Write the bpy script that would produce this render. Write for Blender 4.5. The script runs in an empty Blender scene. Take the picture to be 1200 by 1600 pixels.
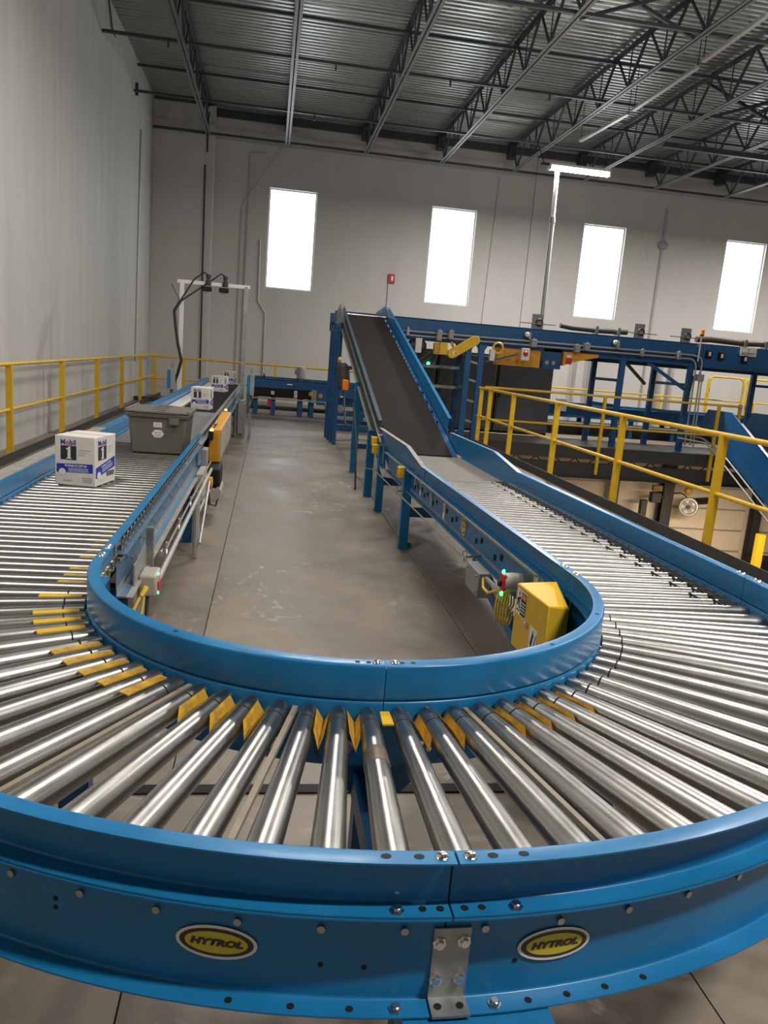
import bpy, bmesh, math, random
from mathutils import Vector, Matrix, Euler
random.seed(7)
D = bpy.data
SC = bpy.context.scene
COL = SC.collection
R = math.radians
pi = math.pi
H = 1.47                                     # eye height above the mezzanine floor

# ---------------------------------------------------------------- camera
YAW, PITCH, ROLL, FPX = 0.1596, 0.1978, -0.0827, 1207.6
cd = D.cameras.new('camera'); cam = D.objects.new('camera', cd); COL.objects.link(cam)
cd.lens = FPX / 1600 * 36; cd.sensor_width = 36; cd.clip_start = .02; cd.clip_end = 200
fwd = Vector((math.sin(YAW)*math.cos(PITCH), math.cos(YAW)*math.cos(PITCH), -math.sin(PITCH)))
rt0 = Vector((math.cos(YAW), -math.sin(YAW), 0)); dn0 = fwd.cross(rt0)
c_, s_ = math.cos(ROLL), math.sin(ROLL)
rt = rt0*c_ + dn0*s_; dn = rt0*-s_ + dn0*c_
M = Matrix.Identity(4)
for i in range(3):
    M[i][0] = rt[i]; M[i][1] = -dn[i]; M[i][2] = -fwd[i]
M[2][3] = H
cam.matrix_world = M
SC.camera = cam

# ---------------------------------------------------------------- world, lamps, exposure
W = D.worlds.new('world'); SC.world = W; W.use_nodes = True
W.node_tree.nodes['Background'].inputs[0].default_value = (.85, .92, 1, 1)
W.node_tree.nodes['Background'].inputs[1].default_value = .15
SC.view_settings.view_transform = 'Standard'; SC.view_settings.look = 'None'
SC.view_settings.exposure = 0.0; SC.view_settings.gamma = 1; SC.view_settings.use_curve_mapping = False

LC = (1, .945, .875)
def area(name, x, y, z, sx, sy, watts, col=(1, .93, .84)):
    l = D.lights.new(name, 'AREA'); l.shape = 'RECTANGLE'; l.size = sx; l.size_y = sy
    l.energy = watts; l.color = col
    o = D.objects.new(name, l); COL.objects.link(o); o.location = (x, y, z); return o
def fill_lamp(x, y, z, watts, r=.12, col=(1, .93, .85)):
    l = D.lights.new('tube_or_fill_lamp', 'POINT'); l.energy = watts; l.shadow_soft_size = r; l.color = col
    o = D.objects.new('tube_or_fill_lamp', l); COL.objects.link(o); o.location = (x, y, z); return o
# unseen fill points added above the frame to brighten the far wall
for (x, y, z, w) in ((1.4, 9.2, 5.7, 95), (6.0, 8.4, 5.6, 95), (9.5, 2.0, 5.6, 100), (12.5, 8.0, 5.6, 110)):
    fill_lamp(x, y, z, w, col=LC)
# shaded tube lamps, facing down; unseen mid-room and far-right ones added as fill
for (x, y, w) in ((-2.2, 2.6, 70), (2.9, -.5, 330), (1.6, 3.8, 90), (.8, 8.8, 150), (5.6, 7.0, 170), (6.2, 16.5, 480), (13.8, 16.5, 480)):
    area('tube_or_fill_lamp', x, y, 5.50, 1.2, .14, w, LC)
# lamps under the mezzanine, lighting the dock wall below
area('dock_lamp', 12.0, 17.5, -1.3, 2.5, .3, 420, (1, .80, .56))
area('dock_lamp', 8.0, 11.0, -1.3, 2.5, .3, 250, (1, .80, .56))

# ---------------------------------------------------------------- materials
MATS = {}
def mat(name, col, rough=.5, metal=0., noise=0., scale=8., col2=None, bump=0., bscale=60., stretch=(1, 1, 1), emit=0., rvar=0., spec=.5, coat=0.):
    m = D.materials.new(name); m.use_nodes = True
    nt = m.node_tree; b = nt.nodes['Principled BSDF']
    b.inputs['Base Color'].default_value = (*col, 1); b.inputs['Roughness'].default_value = rough
    b.inputs['Metallic'].default_value = metal; b.inputs['Specular IOR Level'].default_value = spec
    b.inputs['Coat Weight'].default_value = coat; b.inputs['Coat Roughness'].default_value = .15
    if emit:
        b.inputs['Emission Color'].default_value = (*col, 1); b.inputs['Emission Strength'].default_value = emit
    N = nt.nodes.new; L = nt.links.new
    if noise or bump or rvar:
        tc = N('ShaderNodeTexCoord'); mp = N('ShaderNodeMapping'); L(tc.outputs['Object'], mp.inputs[0])
        mp.inputs['Scale'].default_value = stretch
    if noise or rvar:
        n = N('ShaderNodeTexNoise'); n.inputs['Scale'].default_value = scale; n.inputs['Detail'].default_value = 6; n.inputs['Roughness'].default_value = .65
        L(mp.outputs[0], n.inputs['Vector'])
    if noise:
        cr = N('ShaderNodeValToRGB'); cr.color_ramp.elements[0].position = .35; cr.color_ramp.elements[1].position = .68
        c2 = col2 or tuple(c*(1-noise) for c in col)
        cr.color_ramp.elements[0].color = (*c2, 1); cr.color_ramp.elements[1].color = (*col, 1)
        L(n.outputs['Fac'], cr.inputs[0]); L(cr.outputs[0], b.inputs['Base Color'])
    if rvar:
        mr = N('ShaderNodeMapRange'); mr.inputs['From Min'].default_value = .3; mr.inputs['From Max'].default_value = .7
        mr.inputs['To Min'].default_value = rough-rvar; mr.inputs['To Max'].default_value = rough+rvar
        L(n.outputs['Fac'], mr.inputs['Value']); L(mr.outputs[0], b.inputs['Roughness'])
    if bump:
        n2 = N('ShaderNodeTexNoise'); n2.inputs['Scale'].default_value = bscale; n2.inputs['Detail'].default_value = 3
        L(mp.outputs[0], n2.inputs['Vector'])
        bp = N('ShaderNodeBump'); bp.inputs['Strength'].default_value = bump; bp.inputs['Distance'].default_value = .004
        L(n2.outputs['Fac'], bp.inputs['Height']); L(bp.outputs[0], b.inputs['Normal'])
    MATS[name] = m; return m

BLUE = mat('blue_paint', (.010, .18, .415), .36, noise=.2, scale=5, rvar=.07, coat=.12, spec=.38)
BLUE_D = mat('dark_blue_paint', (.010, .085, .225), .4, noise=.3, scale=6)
BLUE_M = mat('shaded_blue_paint', (.008, .10, .27), .42, noise=.2, scale=6)  # same blue paint, darkened to carry the shade on the far conveyors
BLUE_W = mat('worn_blue_paint', (.03, .16, .34), .45, noise=.5, scale=22, col2=(.16, .2, .22))
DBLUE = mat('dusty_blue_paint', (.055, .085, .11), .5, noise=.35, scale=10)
ZINC = mat('zinc_roller', (.43, .425, .405), .32, 1., noise=.10, scale=7, rvar=.02, stretch=(3, .6, .6))
CHROME = mat('bright_steel', (.72, .71, .69), .18, 1.)
GALV = mat('galvanised_steel', (.40, .41, .40), .45, .75, noise=.3, scale=18, rvar=.1)
DUSTY = mat('dusty_steel', (.40, .385, .35), .7, .2, noise=.35, scale=14)
YELLOW = mat('yellow_paint', (.78, .48, .02), .42, noise=.15, scale=9)
YWORN = mat('worn_yellow_paint', (.70, .42, .03), .5, noise=.6, scale=28, col2=(.32, .19, .04))
YDIRT = mat('dirty_yellow_paint', (.36, .25, .06), .55, noise=.5, scale=25)
ORANGE = mat('orange_paint', (.72, .33, .02), .45, noise=.2, scale=9)
ORANGE2 = mat('orange_lens', (.9, .25, .02), .3)
CONC = mat('concrete', (.28, .238, .192), .5, noise=.5, scale=1.3, col2=(.15, .122, .094), bump=.25, bscale=30, rvar=.15)
def scuffed(m):
    nt = m.node_tree; N = nt.nodes.new; L = nt.links.new; b = nt.nodes['Principled BSDF']
    src = b.inputs['Base Color'].links[0].from_socket
    tc = N('ShaderNodeTexCoord'); mp = N('ShaderNodeMapping'); L(tc.outputs['Object'], mp.inputs[0])
    mp.inputs['Scale'].default_value = (1, .7, 1); mp.inputs['Rotation'].default_value = (0, 0, .5)
    n1 = N('ShaderNodeTexNoise'); n1.inputs['Scale'].default_value = 7; n1.inputs['Detail'].default_value = 8; n1.inputs['Distortion'].default_value = 1.6; L(mp.outputs[0], n1.inputs['Vector'])
    r1 = N('ShaderNodeValToRGB'); r1.color_ramp.elements[0].position = .59; r1.color_ramp.elements[1].position = .66; L(n1.outputs['Fac'], r1.inputs[0])
    n2 = N('ShaderNodeTexNoise'); n2.inputs['Scale'].default_value = 1.1; n2.inputs['Detail'].default_value = 3; L(mp.outputs[0], n2.inputs['Vector'])
    r2 = N('ShaderNodeValToRGB'); r2.color_ramp.elements[0].position = .45; r2.color_ramp.elements[1].position = .62; L(n2.outputs['Fac'], r2.inputs[0])
    mu = N('ShaderNodeMath'); mu.operation = 'MULTIPLY'; L(r1.outputs[0], mu.inputs[0]); L(r2.outputs[0], mu.inputs[1])
    mu2 = N('ShaderNodeMath'); mu2.operation = 'MULTIPLY'; mu2.inputs[1].default_value = .55; L(mu.outputs[0], mu2.inputs[0])
    mx = N('ShaderNodeMix'); mx.data_type = 'RGBA'; L(mu2.outputs[0], mx.inputs['Factor']); L(src, mx.inputs['A']); mx.inputs['B'].default_value = (.46, .42, .37, 1)
    n3 = N('ShaderNodeTexNoise'); n3.inputs['Scale'].default_value = 3.2; n3.inputs['Detail'].default_value = 7; n3.inputs['Roughness'].default_value = .7; L(tc.outputs['Object'], n3.inputs['Vector'])
    r3 = N('ShaderNodeValToRGB'); r3.color_ramp.elements[0].position = .52; r3.color_ramp.elements[1].position = .75; r3.color_ramp.elements[1].color = (.5, .5, .5, 1); L(n3.outputs['Fac'], r3.inputs[0])
    m2 = N('ShaderNodeMix'); m2.data_type = 'RGBA'; L(r3.outputs[0], m2.inputs['Factor']); L(mx.outputs['Result'], m2.inputs['A']); m2.inputs['B'].default_value = (.12, .098, .075, 1)
    L(m2.outputs['Result'], b.inputs['Base Color'])
scuffed(CONC)
CONC_D = mat('concrete_below', (.3, .26, .22), .7, noise=.3, scale=2)
WALL = mat('wall_paint', (.58, .57, .55), .75, noise=.10, scale=.9, stretch=(1, 1, .25), bump=.1, bscale=90)
WALL_L = mat('left_wall_paint', (.57, .565, .535), .7, noise=.13, scale=2.2, stretch=(1, 1.6, .18), bump=.08, bscale=90)
WALL_LOW = mat('dock_wall_paint', (.70, .62, .52), .75, noise=.15, scale=1.2)
DECK = mat('galvanised_deck', (.38, .40, .38), .38, .7, noise=.25, scale=3, stretch=(.3, 6, 1), rvar=.1)
JOIST = mat('grey_primer', (.055, .062, .078), .5, noise=.3, scale=8)
JOIST_L = mat('grey_primer_lit', (.17, .175, .18), .5, noise=.3, scale=8)  # same primer made paler: light from below put into the bottom chords
BELT = mat('black_belt', (.022, .019, .017), .85, noise=.35, scale=30, bump=.2, bscale=250, spec=.15)
BELT_G = mat('grey_belt', (.17, .165, .165), .6, noise=.25, scale=20)
BELT_T = mat('tan_grey_belt', (.20, .185, .16), .7, noise=.2, scale=18)
BLACK = mat('black_rubber', (.012, .012, .012), .6, spec=.25)
DARK = mat('dark_steel', (.035, .035, .037), .5, noise=.3, scale=5)
TOE = mat('toe_plate', (.045, .045, .043), .55, noise=.2, scale=6)
CABG = mat('cabinet_grey', (.062, .062, .066), .45, noise=.15, scale=3)
PLASTIC = mat('beige_plastic', (.46, .42, .36), .5, noise=.1, scale=8)
GREYP = mat('grey_enclosure', (.30, .31, .30), .5, noise=.15, scale=8)
WHITEP = mat('white_paint', (.75, .74, .70), .45, noise=.08, scale=8)
CARD = mat('white_cardboard', (.74, .70, .65), .7, noise=.08, scale=14)
CARD_T = mat('tape_cardboard', (.62, .57, .50), .5)
TOTE = mat('grey_plastic', (.16, .145, .115), .5, noise=.15, scale=6)
TAN = mat('tan_slat', (.30, .26, .20), .6, noise=.3, scale=12)
INK = mat('black_print', (.02, .026, .026), .6)
INK_W = mat('white_print', (.78, .75, .71), .6)
INK_B = mat('blue_print', (.02, .04, .36), .5)
INK_LB = mat('pale_blue_print', (.25, .28, .52), .5)
INK_R = mat('red_print', (.6, .03, .04), .5)
INK_G = mat('grey_print', (.45, .42, .39), .6)
INK_Y = mat('yellow_print', (.60, .52, .03), .45)
INK_K = mat('dark_brown_print', (.035, .028, .02), .45)
INK_O = mat('orange_print', (.75, .25, .05), .5)
RED = mat('red_paint', (.55, .02, .03), .4)
CABLE_Y = mat('yellow_cable', (.75, .5, .05), .4)
CABLE_K = mat('black_cable', (.02, .02, .02), .5)
HOSE = mat('dark_hose', (.055, .055, .05), .6, noise=.3, scale=15)
HOSE_B = mat('brown_hose', (.13, .075, .05), .6, noise=.3, scale=15)
LED_G = mat('green_led', (.05, 1, .25), .4, emit=5)
LED_O = mat('amber_led', (1, .55, .12), .4, emit=5)
TUBE = mat('lit_tube', (1, .95, .86), .4, emit=60)
PANE = mat('daylight_pane', (.88, .95, 1), .3, emit=6)
STRIP = mat('unlit_strip_light', (.42, .43, .40), .4, noise=.1, scale=5)
CONDUIT = mat('conduit', (.44, .44, .43), .45, .4)

# ---------------------------------------------------------------- helpers
WP = {}
class MB:
    def __init__(s): s.v = []; s.f = []
    def add(s, vs, fs):
        n = len(s.v); s.v += [tuple(p) for p in vs]; s.f += [tuple(i+n for i in q) for q in fs]; return s
    def box(s, x0, x1, y0, y1, z0, z1, rz=0, piv=None):
        vs = [Vector((x, y, z)) for z in (z0, z1) for x, y in ((x0, y0), (x1, y0), (x1, y1), (x0, y1))]
        if rz:
            p = Vector(piv or ((x0+x1)/2, (y0+y1)/2, 0)); r = Matrix.Rotation(rz, 3, 'Z')
            vs = [r @ (q-p) + p for q in vs]
        return s.add(vs, [(3, 2, 1, 0), (4, 5, 6, 7), (0, 1, 5, 4), (1, 2, 6, 5), (2, 3, 7, 6), (3, 0, 4, 7)])
    def bar(s, a, b, w, h, up=(0, 0, 1)):
        a, b, up = Vector(a), Vector(b), Vector(up); d = (b-a).normalized()
        x = d.cross(up)
        if x.length < 1e-4: x = d.cross(Vector((1, 0, 0)))
        x.normalize(); y = x.cross(d)
        vs = [p + x*i*w/2 + y*j*h/2 for p in (a, b) for i, j in ((-1, -1), (1, -1), (1, 1), (-1, 1))]
        return s.add(vs, [(0, 1, 2, 3), (7, 6, 5, 4), (0, 4, 5, 1), (1, 5, 6, 2), (2, 6, 7, 3), (3, 7, 4, 0)])
    def pipe(s, pts, r, n=8, r2=None):
        pts = [Vector(p) for p in pts]; m = len(pts); rings = []
        t0 = (pts[1]-pts[0]).normalized(); x = t0.orthogonal().normalized()
        for i, p in enumerate(pts):
            t = ((pts[min(i+1, m-1)]-p).normalized() + (p-pts[max(i-1, 0)]).normalized())
            t = t.normalized() if t.length > 1e-6 else t0
            x = (x - t*x.dot(t)).normalized(); y = t.cross(x)
            rr = r if r2 is None else r + (r2-r)*i/(m-1)
            rings += [p + (x*math.cos(2*pi*k/n) + y*math.sin(2*pi*k/n))*rr for k in range(n)]
        fs = [(i*n+k, i*n+(k+1) % n, (i+1)*n+(k+1) % n, (i+1)*n+k) for i in range(m-1) for k in range(n)]
        fs += [tuple(range(n-1, -1, -1)), tuple((m-1)*n+k for k in range(n))]
        return s.add(rings, fs)
    def lathe(s, o, d, prof, n=16):
        """prof: list of (distance along d, radius)"""
        o, d = Vector(o), Vector(d).normalized(); x = d.orthogonal().normalized(); y = d.cross(x)
        vs = [o + d*a + (x*math.cos(2*pi*k/n) + y*math.sin(2*pi*k/n))*r for a, r in prof for k in range(n)]
        m = len(prof)
        fs = [(i*n+k, i*n+(k+1) % n, (i+1)*n+(k+1) % n, (i+1)*n+k) for i in range(m-1) for k in range(n)]
        fs += [tuple(range(n-1, -1, -1)), tuple((m-1)*n+k for k in range(n))]
        return s.add(vs, fs)
    def prism(s, poly, axis, a, b):
        """poly of 2D points extruded along axis between a and b"""
        def p3(u, v, w): return {'x': (w, u, v), 'y': (u, w, v), 'z': (u, v, w)}[axis]
        n = len(poly)
        vs = [p3(u, v, a) for u, v in poly] + [p3(u, v, b) for u, v in poly]
        fs = [(i, (i+1) % n, n+(i+1) % n, n+i) for i in range(n)] + [tuple(range(n-1, -1, -1)), tuple(range(n, 2*n))]
        return s.add(vs, fs)
    def sweep(s, prof, path):
        """closed profile of (outward, z) swept along path of (x, y, nx, ny, dz)"""
        n = len(prof); m = len(path)
        vs = [(x+nx*o, y+ny*o, z+dz) for x, y, nx, ny, dz in path for o, z in prof]
        fs = [(i*n+k, i*n+(k+1) % n, (i+1)*n+(k+1) % n, (i+1)*n+k) for i in range(m-1) for k in range(n)]
        fs += [tuple(range(n-1, -1, -1)), tuple((m-1)*n+k for k in range(n))]
        return s.add(vs, fs)
    def mesh(s, name, m, origin=(0, 0, 0)):
        o = Vector(origin)
        me = D.meshes.new(name); me.from_pydata([tuple(Vector(p)-o) for p in s.v], [], s.f)
        bm = bmesh.new(); bm.from_mesh(me); bmesh.ops.recalc_face_normals(bm, faces=bm.faces); bm.to_mesh(me); bm.free()
        me.materials.append(m)
        me.polygons.foreach_set('use_smooth', [True]*len(me.polygons)); me.set_sharp_from_angle(angle=R(35))
        return me
    def build(s, name, m, parent=None, bevel=0., base=False):
        lo = Vector([min(p[i] for p in s.v) for i in range(3)]); hi = Vector([max(p[i] for p in s.v) for i in range(3)])
        o = (lo+hi)/2
        if base: o.z = lo.z
        return place(name, s.mesh(name, m, o), o, parent, bevel=bevel)
def place(name, me, loc, parent=None, rot=None, bevel=0.):
    ob = D.objects.new(name, me); COL.objects.link(ob); loc = Vector(loc); WP[ob] = loc
    if parent is not None: ob.parent = parent; ob.location = loc - WP[parent]
    else: ob.location = loc
    if rot is not None: ob.rotation_euler = rot
    if bevel:
        bv = ob.modifiers.new('bevel', 'BEVEL'); bv.width = bevel; bv.segments = 2; bv.limit_method = 'ANGLE'
    return ob
def local(name, me, parent, loc=(0, 0, 0), rot=None):          # a sub-part in its parent's own frame
    ob = D.objects.new(name, me); COL.objects.link(ob); ob.parent = parent; ob.location = loc
    if rot is not None: ob.rotation_euler = rot
    return ob
def tag(o, label, cat=None, group=None, kind=None):
    if label: o['label'] = label
    if cat: o['category'] = cat
    if group: o['group'] = group
    if kind: o['kind'] = kind
    return o
def thing(name, label, cat, loc, group=None):
    o = D.objects.new(name, None); COL.objects.link(o); o.location = loc; o.empty_display_size = .1
    WP[o] = Vector(loc); return tag(o, label, cat, group)
def struct(o): o['kind'] = 'structure'; return o
def stuff(o): o['kind'] = 'stuff'; return o
def B(*a, **k): return MB().box(*a, **k)
def P(pts, r, n=8): return MB().pipe(pts, r, n)
def frange(a, b, st):
    out = []; x = a
    while x <= b+1e-9: out.append(x); x += st
    return out
def arc3(c, u, v, r, a0, a1, n):
    c, u, v = Vector(c), Vector(u), Vector(v)
    return [c + u*r*math.cos(a0+(a1-a0)*i/n) + v*r*math.sin(a0+(a1-a0)*i/n) for i in range(n+1)]

def text_mesh(body, size, m, shear=0., bold=0., align='CENTER'):
    cu = D.curves.new('lettering', 'FONT'); cu.body = body; cu.size = size; cu.shear = shear; cu.offset = bold
    cu.align_x = align; cu.align_y = 'CENTER'; cu.resolution_u = 3
    ob = D.objects.new('lettering', cu); COL.objects.link(ob)
    me = D.meshes.new_from_object(ob); D.objects.remove(ob); D.curves.remove(cu)
    me.materials.clear(); me.materials.append(m); return me
def flat_text(name, body, size, m, org, u, v, parent, sx=1., **k):
    """lettering laid on a plane: org + u*x + v*y"""
    me = text_mesh(body, size, m, **k); u, v = Vector(u), Vector(v); n = u.cross(v).normalized()
    for q in me.vertices: q.co = u*q.co.x*sx + v*q.co.y
    return place(name, me, Vector(org), parent)
def flat_poly(name, pts, m, org, u, v, parent, t=.0004):
    org, u, v = Vector(org), Vector(u), Vector(v); n = u.cross(v).normalized(); k = len(pts)
    mb = MB(); vs = [org+u*a+v*b for a, b in pts]
    mb.add([p-n*t for p in vs]+[p+n*t for p in vs], [tuple(range(k, 2*k))] + [(i, (i+1) % k, k+(i+1) % k, k+i) for i in range(k)])
    return mb.build(name, m, parent)
def ell(a, b, n=28, cx=0, cy=0): return [(cx+a*math.cos(2*pi*i/n), cy+b*math.sin(2*pi*i/n)) for i in range(n)]

def thick(pts, t):
    """closed outline of an open polyline of (o, z) points given thickness t"""
    n = len(pts); L = []; Rr = []
    for i, (x, y) in enumerate(pts):
        a = pts[max(i-1, 0)]; b = pts[min(i+1, n-1)]
        d1 = Vector((x-a[0], y-a[1])); d2 = Vector((b[0]-x, b[1]-y))
        d1 = d1.normalized() if d1.length > 0 else d2.normalized(); d2 = d2.normalized() if d2.length > 0 else d1
        m = (d1+d2).normalized(); nn = Vector((-m.y, m.x)); k = max(.4, nn.dot(Vector((-d1.y, d1.x))))
        L.append((x+nn.x*t/2/k, y+nn.y*t/2/k)); Rr.append((x-nn.x*t/2/k, y-nn.y*t/2/k))
    return L + Rr[::-1]
def channel(z0, z1, w, t=.003, r=.006, ftop=True, fbot=True, o0=0.):
    """C section: web at o0, flanges pointing outward, bends of radius r"""
    pts = []
    if ftop: pts += [(o0+w, z1)] + [(o0+r-r*math.sin(a), z1-r+r*math.cos(a)) for a in (0, pi/6, pi/3, pi/2)]
    else: pts += [(o0, z1)]
    if fbot: pts += [(o0+r-r*math.cos(a), z0+r-r*math.sin(a)) for a in (0, pi/6, pi/3, pi/2)] + [(o0+w, z0)]
    else: pts += [(o0, z0)]
    return thick(pts, t)

def rot_x_to(d, roll=0.):
    d = Vector(d).normalized(); z = Vector((0, 0, 1)); y = z.cross(d).normalized(); z2 = d.cross(y)
    m = Matrix((d, y, z2)).transposed()
    return m.to_euler()

# shared small meshes
def shared(mb, name, m): return mb.mesh(name, m)
BOLT = shared(MB().lathe((0, 0, 0), (0, 0, 1), [(0, .0105), (.0015, .0105), (.003, .008), (.006, .0065), (.0075, .003)], 12), 'bolt', CHROME)
HEX = shared(MB().lathe((0, 0, 0), (0, 0, 1), [(0, .011), (.0015, .011), (.0016, .0075), (.007, .0075), (.0078, .0062)], 6), 'hex_bolt', CHROME)
HEXG = shared(MB().lathe((0, 0, 0), (0, 0, 1), [(0, .0075), (.006, .0075), (.007, .006)], 6), 'hex_nut', GALV)
SLOT = shared(MB().lathe((0, 0, 0), (0, 0, 1), [(0, .006), (.0006, .006)], 10), 'slot_hole', BLACK)
def up_to(d):
    return Vector((0, 0, 1)).rotation_difference(Vector(d)).to_euler()

# ================================================================ ROOM
XL, YB = -3.12, 21.5
XR, YF = 20., -8.
DZ = 7.28
fl = thing('floor', None, None, (0, 6, -.16)); struct(fl)
B(XL, 3.86, YF, YB, -.16, -.03).build('slab_core', DARK, fl)
xs = [XL, -.262, 1.135, 3.86]; ys = [YF, -3.4, 1.2, 5.8, 10.4, 15.0, YB]
ys = [YF, 15.2, YB]
for i in range(3):
    for j in range(len(ys)-1):
        B(xs[i]+.0025, xs[i+1]-.0025, ys[j]+.0025, ys[j+1]-.0025, -.03, 0).build('slab_panel', CONC, fl)
fl2 = struct(B(3.9, XR, 15.1, YB, -.14, 0).build('floor', CONC))
low = struct(B(-3.12, XR, YF, YB, -4.3, -4.2).build('floor', CONC_D))
# walls
wl = thing('wall_left', None, None, (XL-.15, 6, -4.2)); struct(wl)
for a, b in ((YF, 8.2), (8.206, 19.185), (19.2, YB+.3)):
    B(XL-.3, XL, a, b, -4.2, DZ+.3).build('wall_panel', WALL_L, wl)
B(XL-.3, XL-.02, YF, YB, -4.2, DZ).build('panel_backing', DARK, wl)
WX0, WP_, WW, WZ0, WZ1 = -.202, 4.302, 1.187, 3.033, 5.48
wb = thing('wall_back', None, None, (8, YB+.15, -4.2)); struct(wb)
joints = [XL, 6.86, 15.3, XR+.3]
wins = [WX0+WP_*i for i in range(4)]
for k in range(3):
    a, b = joints[k]+.008, joints[k+1]-.008; mb = MB()
    ws = [w for w in wins if a < w < b]
    mb.box(a, b, YB, YB+.3, -.2, WZ0-.03); mb.box(a, b, YB, YB+.3, WZ1+.03, DZ+.3)
    x = a
    for w in ws:
        mb.box(x, w-.02, YB, YB+.3, WZ0-.03, WZ1+.03); x = w+WW+.03
    mb.box(x, b, YB, YB+.3, WZ0-.03, WZ1+.03)
    mb.build('wall_panel', WALL, wb)
B(XL, XR, YB+.28, YB+.34, -4.2, WZ0-.04).build('panel_backing', DARK, wb)
B(XL, XR, YB, YB+.3, -4.2, -.2).build('dock_wall', WALL_LOW, wb)
B(XL, -1.62, YB-.34, YB, -.1, DZ-.1).build('pilaster', WALL, wb, bevel=.01)
for i, w in enumerate(wins):
    wn = thing('window_%d' % (i+1), None, None, (w+WW/2, YB+.12, WZ0)); struct(wn)
    f = MB(); y0, y1 = YB+.07, YB+.15
    f.box(w-.02, w+.02, y0, y1, WZ0-.03, WZ1+.03).box(w+WW-.012, w+WW+.03, y0, y1, WZ0-.03, WZ1+.03)
    f.box(w+.02, w+WW-.012, y0, y1, WZ0-.03, WZ0+.012).box(w+.02, w+WW-.012, y0, y1, WZ1-.01, WZ1+.03)
    f.build('window_frame', WHITEP, wn)
    B(w+.015, w+WW-.008, YB+.10, YB+.12, WZ0+.008, WZ1-.005).build('pane', PANE, wn)
struct(B(XR, XR+.3, YF, YB+.3, -4.2, DZ+.3).build('wall_right', WALL))
struct(B(XL-.3, XR+.3, YF-.3, YF, -4.2, DZ+.3).build('wall_front', WALL))
# corrugated roof deck, ribs running left to right
cl = thing('ceiling', None, None, (8, 7, DZ)); struct(cl)
mb = MB(); prof = []
y = YF
while y < YB:
    prof += [(y, DZ), (y+.062, DZ), (y+.080, DZ+.042), (y+.135, DZ+.042)]; y += .1524
prof.append((YB+.2, DZ))
n = len(prof)
mb.add([(XL, a, z) for a, z in prof]+[(XR, a, z) for a, z in prof]+[(XL, a, z+.002) for a, z in prof]+[(XR, a, z+.002) for a, z in prof],
       [(i, i+1, n+i+1, n+i) for i in range(n-1)])
mb.v = mb.v[:2*n]
mb.build('roof_deck', DECK, cl)
B(XL-.3, XR+.3, YF-.3, YB+.4, DZ+.06, DZ+.2).build('roof_board', DARK, cl)
struct(B(XL, XR, YB-.14, YB, 7.03, 7.2).build('trim_1', JOIST))

# roof joists
ZB, ZT = 6.48, 7.2
VB = None
jx = [-1.78, .17, 2.15, 4.13, 6.06, 8.02, 10.02, 12.08, 14.05, 16.0]
web = {}
for k, x in enumerate(jx):
    y0, y1 = 1.0, 20.95
    J = thing('roof_joist', 'dark open web steel roof joist under the metal deck, number %s from the left wall' % ['one', 'two', 'three', 'four', 'five', 'six', 'seven', 'eight', 'nine', 'ten'][k], 'joist', (x, 11, ZB), 'roof joists')
    names = ['closest to the left wall', 'above the first window', 'between the first and second windows', 'above the second window', 'between the second window and the lit lamp', 'passing right behind the lit tube lamp', 'above the third window', 'between the third and fourth windows', 'above the fourth window', 'at the far right edge of the photo']
    J['label'] = 'dark open web steel roof joist ' + names[k]
    for nm, z, m in (('bottom_chord', ZB, JOIST_L), ('top_chord', ZT, JOIST)):
        c = MB()
        for sgn in (-1, 1):
            c.box(x+sgn*.012, x+sgn*.062, y0, y1 if z == ZB else YB-.05, z-.003, z+.003)
            c.box(x+sgn*.012, x+sgn*.018, y0, y1 if z == ZB else YB-.05, z, z+(.055 if z == ZB else -.055))
        c.build(nm, m, J)
    B(x-.09, x+.09, YB-.3, YB-.02, ZT-.32, ZT+.05).build('bearing_seat', JOIST, J)
    # webs
    if not web:
        web['r'] = MB().bar((0, -.6, -.33), (0, 0, .33), .03, .03, (1, 0, 0)).mesh('web_bar', JOIST)
        web['l'] = MB().bar((0, 0, -.33), (0, -.6, .33), .04, .04, (1, 0, 0)).mesh('web_bar', JOIST)
        web['v'] = MB().bar((0, 0, -.33), (0, 0, .33), .018, .018, (1, 0, 0)).mesh('web_bar', JOIST)
    yn = 20.7
    zc = (ZB+ZT)/2
    while yn > 7:
        place('web_bar', web['l'], (x, yn, zc), J)                  # node up towards the camera
        place('web_bar', MATS.setdefault('_wr', MB().bar((0, 0, -.33), (0, .6, .33), .032, .032, (1, 0, 0)).mesh('web_bar', JOIST)), (x, yn, zc), J)
        place('web_bar', web['v'], (x, yn, zc), J)
        yn -= 1.28
# bridging
bl = ['nearest the far wall, at the joist ends', 'second from the far wall, low', 'third from the far wall, low', 'fourth from the far wall, low', 'high row nearest the far wall', 'high second row from the far wall', 'high third row from the far wall', 'high fourth row from the far wall']
for lab, y, z in zip(bl, (21.0, 18.3, 15.12, 11.8, 18.7, 15.0, 11.75, 8.6), (ZB+.03, ZB+.03, ZB+.03, ZB+.03, ZT-.06, ZT-.06, ZT-.06, ZT-.06)):
    o = MB().bar((XL+.02, y, z), (XR, y, z), .05, .05).build('bridging_bar', JOIST)
    tag(o, 'long dark bridging bar across the joists, ' + lab, 'roof bar', 'joist bridging bars')
br = thing('cross_bridging', 'crossed dark diagonal braces between two joists at the upper right', 'roof brace', (9.0, 15.3, ZB))
MB().bar((8.08, 15.24, ZB), (9.96, 15.24, ZT-.05), .06, .06).build('brace', JOIST, br)
MB().bar((8.08, 15.31, ZT-.05), (9.96, 15.31, ZB), .06, .06).build('brace', JOIST, br)
br2 = thing('cross_bridging', 'crossed dark diagonal braces between joists at the very top of the photo', 'roof brace', (5.1, 11.8, ZB))
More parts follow.
